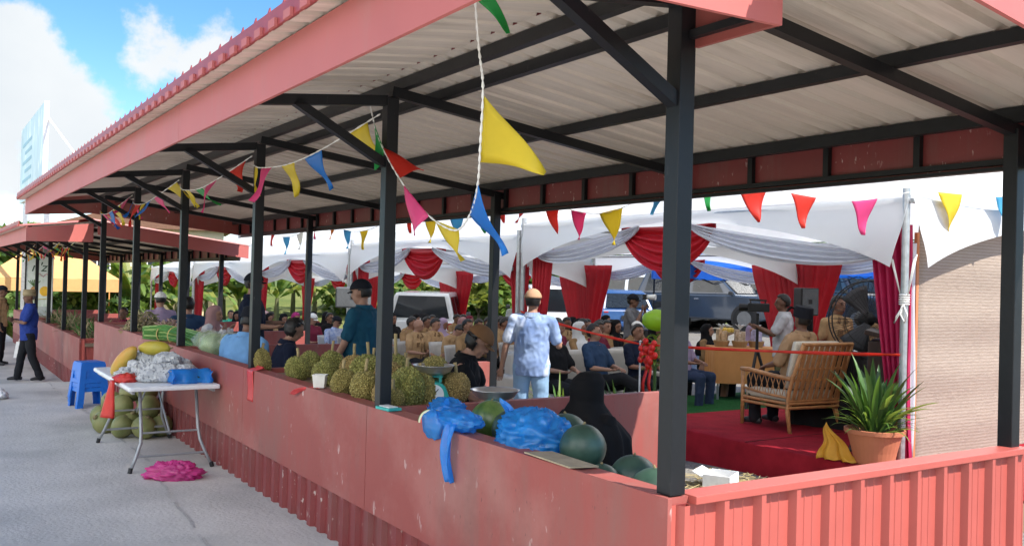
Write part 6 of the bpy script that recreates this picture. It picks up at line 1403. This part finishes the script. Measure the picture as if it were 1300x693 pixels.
b = MB(); b.box((-.06,-.16,1.50),(.06,.14,1.62), bevel=.01); b.build('camera_body', black_m, tp); b = MB(); b.tube([(0,.14,1.56),(0,.26,1.56)], [.045,.055], 14); b.build('lens', black_m, tp); b = MB(); b.bar((0,-.12,1.66),(0,.12,1.67),.025,.025); b.bar((0,-.1,1.62),(0,-.1,1.66),.02,.02,up=(0,1,0)); b.bar((0,.1,1.62),(0,.1,1.66),.02,.02,up=(0,1,0)); b.build('handle', black_m, tp)
person('photographer in a dark shirt holding a camera to his face, behind the sofa', (8.75,10.4,-.22), mixd(RIGHT,1,NEAR,.5), pose('stand', 1.75, arms={'L': ((-.04,.16,-.18),(.10,.22,.06)), 'R': ((.05,.16,-.20),(-.10,.22,.04))}), 'c', grey_c, dark_tr, 'short', 'cap', capb, sleeve=.6)
cmr = thing('photo_camera', 'black photo camera with a white lens held by the photographer', 'camera', (8.87,10.18,1.50), mixd(RIGHT,1,NEAR,.5))
b = MB(); b.box((-.07,-.03,-.05),(.07,.04,.05), bevel=.01); b.build('body', black_m, cmr); b = MB(); b.tube([(0,.04,0),(0,.20,0)], [.04,.055], 14); b.build('lens', wm, cmr)
# sofa guests
SY = 7.18
sa = {'L': ((-.05,.10,-.26),(.06,.30,-.30)), 'R': ((.05,.10,-.26),(-.06,.30,-.30))}
person('guest in a black polo with crossed hands, left end of the cream sofa', (4.68,SY,-.13), AIM(.15,-1), pose('sit', 1.68, seat=.42, lean=-.12, fat=1.12, arms=sa), 'b', black, dark_tr, 'short', hero=True, sleeve=.8, vox=.014)
person('guest in slate blue with legs crossed, middle of the cream sofa', (5.38,SY-.02,-.13), AIM(.30,-1), pose('sit', 1.70, seat=.42, lean=-.14, head_yaw=.4, arms=sa, legs={'L': ((-.06,.42,.02),(-.05,.42,-.36)), 'R': ((-.02,.43,.12),(-.16,.66,.0))}), 'b', navy2, dark_tr, 'short', sleeve=.8, vox=.014)
person('guest in dark clothes at the right end of the cream sofa, behind the red bow', (6.15,SY,-.13), AIM(.0,-1), pose('sit', 1.68, seat=.42, lean=-.12, arms=sa), 'a', navy, dark_tr, 'short', sleeve=.8, vox=.014)
# by the hamper table
person('woman in a black hijab sitting behind the gift hampers', (8.62,8.35,-.17), mixd(RIGHT,1,NEAR,.6), pose('sit', 1.56, seat=.45), 'b', khaki2, None, None, hijab=black, sleeve=1.6, skirt=black, hero=False, vox=.014)
person('man in a lilac shirt and dark jeans on a chair left of the orange table', (7.35,7.60,-.15), mixd(RIGHT,.8,NEAR,.7), pose('sit', 1.66, seat=.45, lean=-.1, arms=sa), 'a', lilac, jean, 'short', sleeve=.9, vox=.014)
person('woman in a lilac hijab behind the orange table', (9.35,8.05,-.17), mixd(NEAR,1,RIGHT,.2), pose('sit', 1.56, seat=.45), 'b', lilac, None, None, hijab=lilac, sleeve=1.6, skirt=grey_c, hero=False, vox=.014)
person('man in a khaki shirt behind the fan, on the left', (7.35,4.85,-.08), mixd(NEAR,1,RIGHT,.5), pose('stand', 1.72, fat=1.1), 'a', khaki, dark_tr, 'short', hero=False, vox=.014)
person('man in khaki with a dark cap behind the fan, on the right', (8.1,4.7,-.08), mixd(NEAR,1,LEFT,.3), pose('stand', 1.70, fat=1.1), 'c', khaki, dark_tr, 'short', 'cap', capb, hero=False, vox=.014)
person('man in a black shirt behind the lectern', (7.0,3.35,SZ-.2), mixd(LEFT,1,AWAY,.6), pose('stand', 1.66, fat=1.1), 'c', black, dark_tr, 'short', 'cap', capb, hero=False, vox=.014)
# in the far stalls
person('man in a white kopiah in the last bay of the near stall', (.75,12.0,-.05), mixd(LEFT,.6,AWAY,.8), pose('sit', 1.64, seat=.60), 'b', lilac, dark_tr, 'short', 'kopiah', white_cap, sleeve=.8, hero=False, vox=.014)
person('man with dark hair in maroon facing the camera in the second stall', (.95,16.0,-.45), mixd(NEAR,1,LEFT,.1), pose('sit', 1.66, seat=.62), 'c', maroon, dark_tr, 'short', sleeve=.8, hero=False, vox=.014)
# the seated audience: x, y, shirt, skin, headgear, label
def chair_white(x, y, rz, lab):
    t = thing('white_chair', lab, 'chair', (x, y, gz(x, y)), rz, 'white audience chairs'); m_ = mat('white_chair_plastic', (.42,.41,.39), rough=.45)
    b = MB(); b.box((-.21,-.20,.41),(.21,.22,.44), bevel=.01); b.build('seat', m_, t); b = MB(); b.grid(lambda u, v: Vector(((u-.5)*.42, -.21-.07*v-.03*sin(pi*u), .46+.42*v)), 8, 6, thick=.014); b.build('backrest', m_, t, smooth=True)
    for s1 in (-1,1):
        for s2 in (-1,1): b = MB(); b.tube([(s1*.18,s2*.18,.42),(s1*.20,s2*.22,0)], .016, 6); b.build('leg', m_, t)
    return t
AUD = []
def A(x, y, sh, sk, hd, lab, lean=.05, pitch=.1, yaw=0, dx=.35, H=1.66, white_chair=True): AUD.append((x, y, sh, sk, hd, lab, lean, pitch, yaw, dx, H))
A(5.15,12.15,khaki,'b',('none',None),'bald man in khaki, front row, left of the bowed man',yaw=.5)
A(5.62,11.75,khaki,'b',('short',None),'khaki shirted man bowed over his lap, front row',.35,.55,0)
A(6.35,11.85,khaki,'b',('short',None),'khaki shirted man looking down at his phone, front row',.22,.5,.2)
A(6.75,11.20,khaki2,'a',('hijab',pattern),'woman in khaki with a spotted hijab, front row right',.1,.15,.4)
A(7.25,10.75,khaki2,'a',('short',None),'dim man in khaki right behind the tie-dye man, front row')
A(4.95,13.4,maroon,'b',('hijab',maroon),'woman in a maroon hijab at the left end of the second row')
A(5.55,13.15,khaki2,'a',('short',None),'man behind the bald man, second row',yaw=.3)
A(6.15,13.0,khaki,'a',('hijab',lilac),'woman in a pale lilac hijab behind the bowed man',.1,.3,.3)
A(6.8,12.8,khaki2,'a',('short',None),'dark haired man behind the man with a phone',yaw=.2)
A(7.4,12.5,khaki,'a',('short',None),'man in khaki behind the spotted hijab',yaw=.4)
A(5.1,14.7,grey_c,'a',('kopiah',white_cap),'man in grey with a white cap, third row left')
A(5.8,14.5,black,'a',('hijab',black),'woman in a black hijab standing out above the third row',H=1.8)
A(6.5,14.3,khaki2,'a',('short',None),'man in dark khaki in the middle of the third row')
A(7.2,14.0,pinkc,'a',('hijab',pinkc),'woman in a pink hijab in the third row')
A(7.9,13.7,khaki,'a',('short',None),'man in khaki on the right of the third row')
A(5.6,15.9,navy,'a',('short',None),'man in navy in the fourth row, left')
A(6.4,15.7,khaki2,'a',('hijab',black),'woman in khaki with a black hijab in the fourth row')
A(7.2,15.4,khaki,'a',('short',None),'man in khaki in the middle of the fourth row')
A(8.0,15.1,maroon,'a',('hijab',maroon),'woman in a maroon hijab on the right of the fourth row')
A(6.8,17.0,khaki2,'a',('short',None),'man in dark khaki in the back row, left')
A(7.7,16.7,black,'a',('hijab',black),'woman in a black hijab in the back row')
A(8.5,16.3,khaki2,'a',('short',None),'man in dark khaki in the back row, right')
# behind the sofa
A(5.55,9.1,khaki2,'c',('short',None),'man in brown behind the left end of the sofa',yaw=.2)
A(6.05,9.35,khaki2,'c',('short',None),'man in brown with cropped hair, second behind the sofa',yaw=.2)
A(6.6,9.2,khaki2,'a',('hijab',white_s),'woman in a white hijab behind the guest in slate blue')
A(7.1,9.35,maroon,'c',('short',None),'man in maroon between the two white headscarves')
A(7.55,9.0,khaki2,'a',('kopiah',white_cap),'man in brown with a knitted white cap behind the sofa')
A(8.1,8.85,khaki2,'b',('short',None),'man in brown with turned face, right behind the sofa',yaw=.1)
A(6.3,10.3,grey_c,'c',('short',None),'man in grey two rows behind the sofa')
A(7.0,10.35,maroon,'b',('short',None),'man in maroon two rows behind the sofa')
A(8.45,9.5,black,'c',('hijab',black),'woman in black beside the photographer')
# left audience
A(4.9,15.3,check,'b',('cap',capb),'man in a blue checked shirt and dark cap below the loudspeaker',.1,.3,.3)
A(4.75,16.2,maroon,'b',('cap',white_cap),'person in maroon with a white cap, left of the checked shirt',yaw=.3)
A(5.1,18.3,maroon,'a',('hijab',cloth('magenta',(.32,.03,.14))),'woman in a magenta hijab left of the fifth rear post')
A(4.7,19.0,pinkc,'a',('hijab',black),'woman in pink with a black hijab further left')
A(5.0,20.2,green_c,'a',('hijab',cloth('pale_pink',(.5,.33,.33))),'woman in a pale pink hijab and mint dress')
A(5.6,17.3,black,'c',('short',None),'man in black right of the grey loudspeaker stand')
A(5.5,19.3,navy,'c',('short',None),'man in navy behind the magenta hijab')
A(5.9,18.1,khaki2,'c',('short',None),'man in dark khaki below the loudspeaker')
A(4.8,22.4,green_c,'b',('short',None),'person in a mint green top at the far left of the audience')
A(5.3,23.3,grey_c,'b',('short',None),'person in grey at the far left of the audience')
A(6.4,19.6,black,'a',('hijab',black),'woman in black left of the loudspeaker')
XT = [(8.6,13.3,khaki2,'a','short','brown'),(9.3,13.0,black,'a','black','b'),(8.8,14.8,khaki2,'c','short','b'),(9.5,14.4,navy,'c','short','b'),(9.2,15.9,khaki2,'a','black','b'),(7.9,11.6,khaki2,'c','short','b'),(8.6,11.3,black,'a','black','b'),(9.3,10.9,khaki2,'c','short','b'),(9.9,12.6,maroon,'a','black','b'),(7.2,18.3,khaki2,'c','short','b'),(8.1,18.0,black,'a','black','b'),(9.0,17.5,khaki2,'c','short','b'),(5.0,16.9,khaki2,'c','short','b'),(6.0,16.4,maroon,'a','black','b'),(7.9,9.9,khaki2,'a','black','b'),(9.0,9.9,khaki2,'c','short','b'),(4.6,17.6,khaki2,'a','black','b'),(4.5,20.9,black,'a','black','b'),(5.6,21.6,khaki2,'c','short','b'),(6.6,21.0,maroon,'a','black','b')]
for r_ in range(3):
    for c_ in range(6):
        XT.append((5.3+.62*c_+.2*r_, 10.6+.0*c_+1.05*r_+.35*c_*(r_==9)-.16*c_, khaki if (r_+c_)%3 else khaki2, 'abc'[(c_+r_)%3], 'black' if (r_*2+c_)%4 == 3 else 'short', 'b'))
XT += [(5.0+.66*c_+.25*(r_%2), 12.55+.95*r_-.14*c_, khaki if (r_*3+c_)%4 else khaki2, 'abc'[(c_+2*r_)%3], 'black' if (r_+c_)%5 == 2 else 'short', 'b') for r_ in range(4) for c_ in range(7)]
XT = [q for q in XT if all((q[0]-a_[0])**2+(q[1]-a_[1])**2 > .26 for a_ in AUD)]
for x, y, sh, sk, hd, _ in XT:
    rowx = 'far right' if x > 9 else ('right' if x > 8 else ('middle' if x > 6 else 'left'))
    A(x, y, sh, sk, ('hijab', black) if hd == 'black' else ('short', None), ('woman in a black hijab' if hd == 'black' else 'dark haired man') + f' deep in the shaded audience, {rowx} part', yaw=random.uniform(-.3,.3))
for i, (x, y, sh, sk, hd, lab, lean, pitch, yaw, dx, H) in enumerate(AUD):
    kind, hm2 = hd; rn = random.Random(i); jit = rn.uniform(-.25,.25); face = AIM(dx+jit*.5, -1)
    ar = {'L': ((-.05,.08+rn.uniform(-.03,.05),-.26),(.05,.28,-.28+rn.uniform(-.06,.1))), 'R': ((.05,.08+rn.uniform(-.03,.05),-.26),(-.05,.28,-.28+rn.uniform(-.06,.1)))}
    J = pose('sit', H+rn.uniform(-.05,.06), seat=.44, lean=lean+rn.uniform(-.05,.08), head_yaw=yaw+rn.uniform(-.3,.3), head_pitch=pitch+rn.uniform(-.1,.1), arms=ar, fat=rn.uniform(.98,1.15))
    z = gz(x, y)
    person(lab, (x, y, z), face, J, sk, sh, dark_tr, ('short' if kind in ('short','cap','kopiah') else None), kind if kind in ('cap','kopiah') else None, hm2 if kind in ('cap','kopiah') else None, vox=.016, sleeve=.75 if kind != 'hijab' else 1.6, hero=(kind != 'hijab' and (i < 10 or 22 <= i < 29 or i > 62)), hijab=hm2 if kind == 'hijab' else None, group='seated audience')
    w_ = ('white chair of the ' + lab).split()
    chair_white(x, y, face, ' '.join(w_ if len(w_) <= 16 else [q for q in w_ if q not in ('a','the')][:16]))

bpy.data.scenes.remove(TMP)
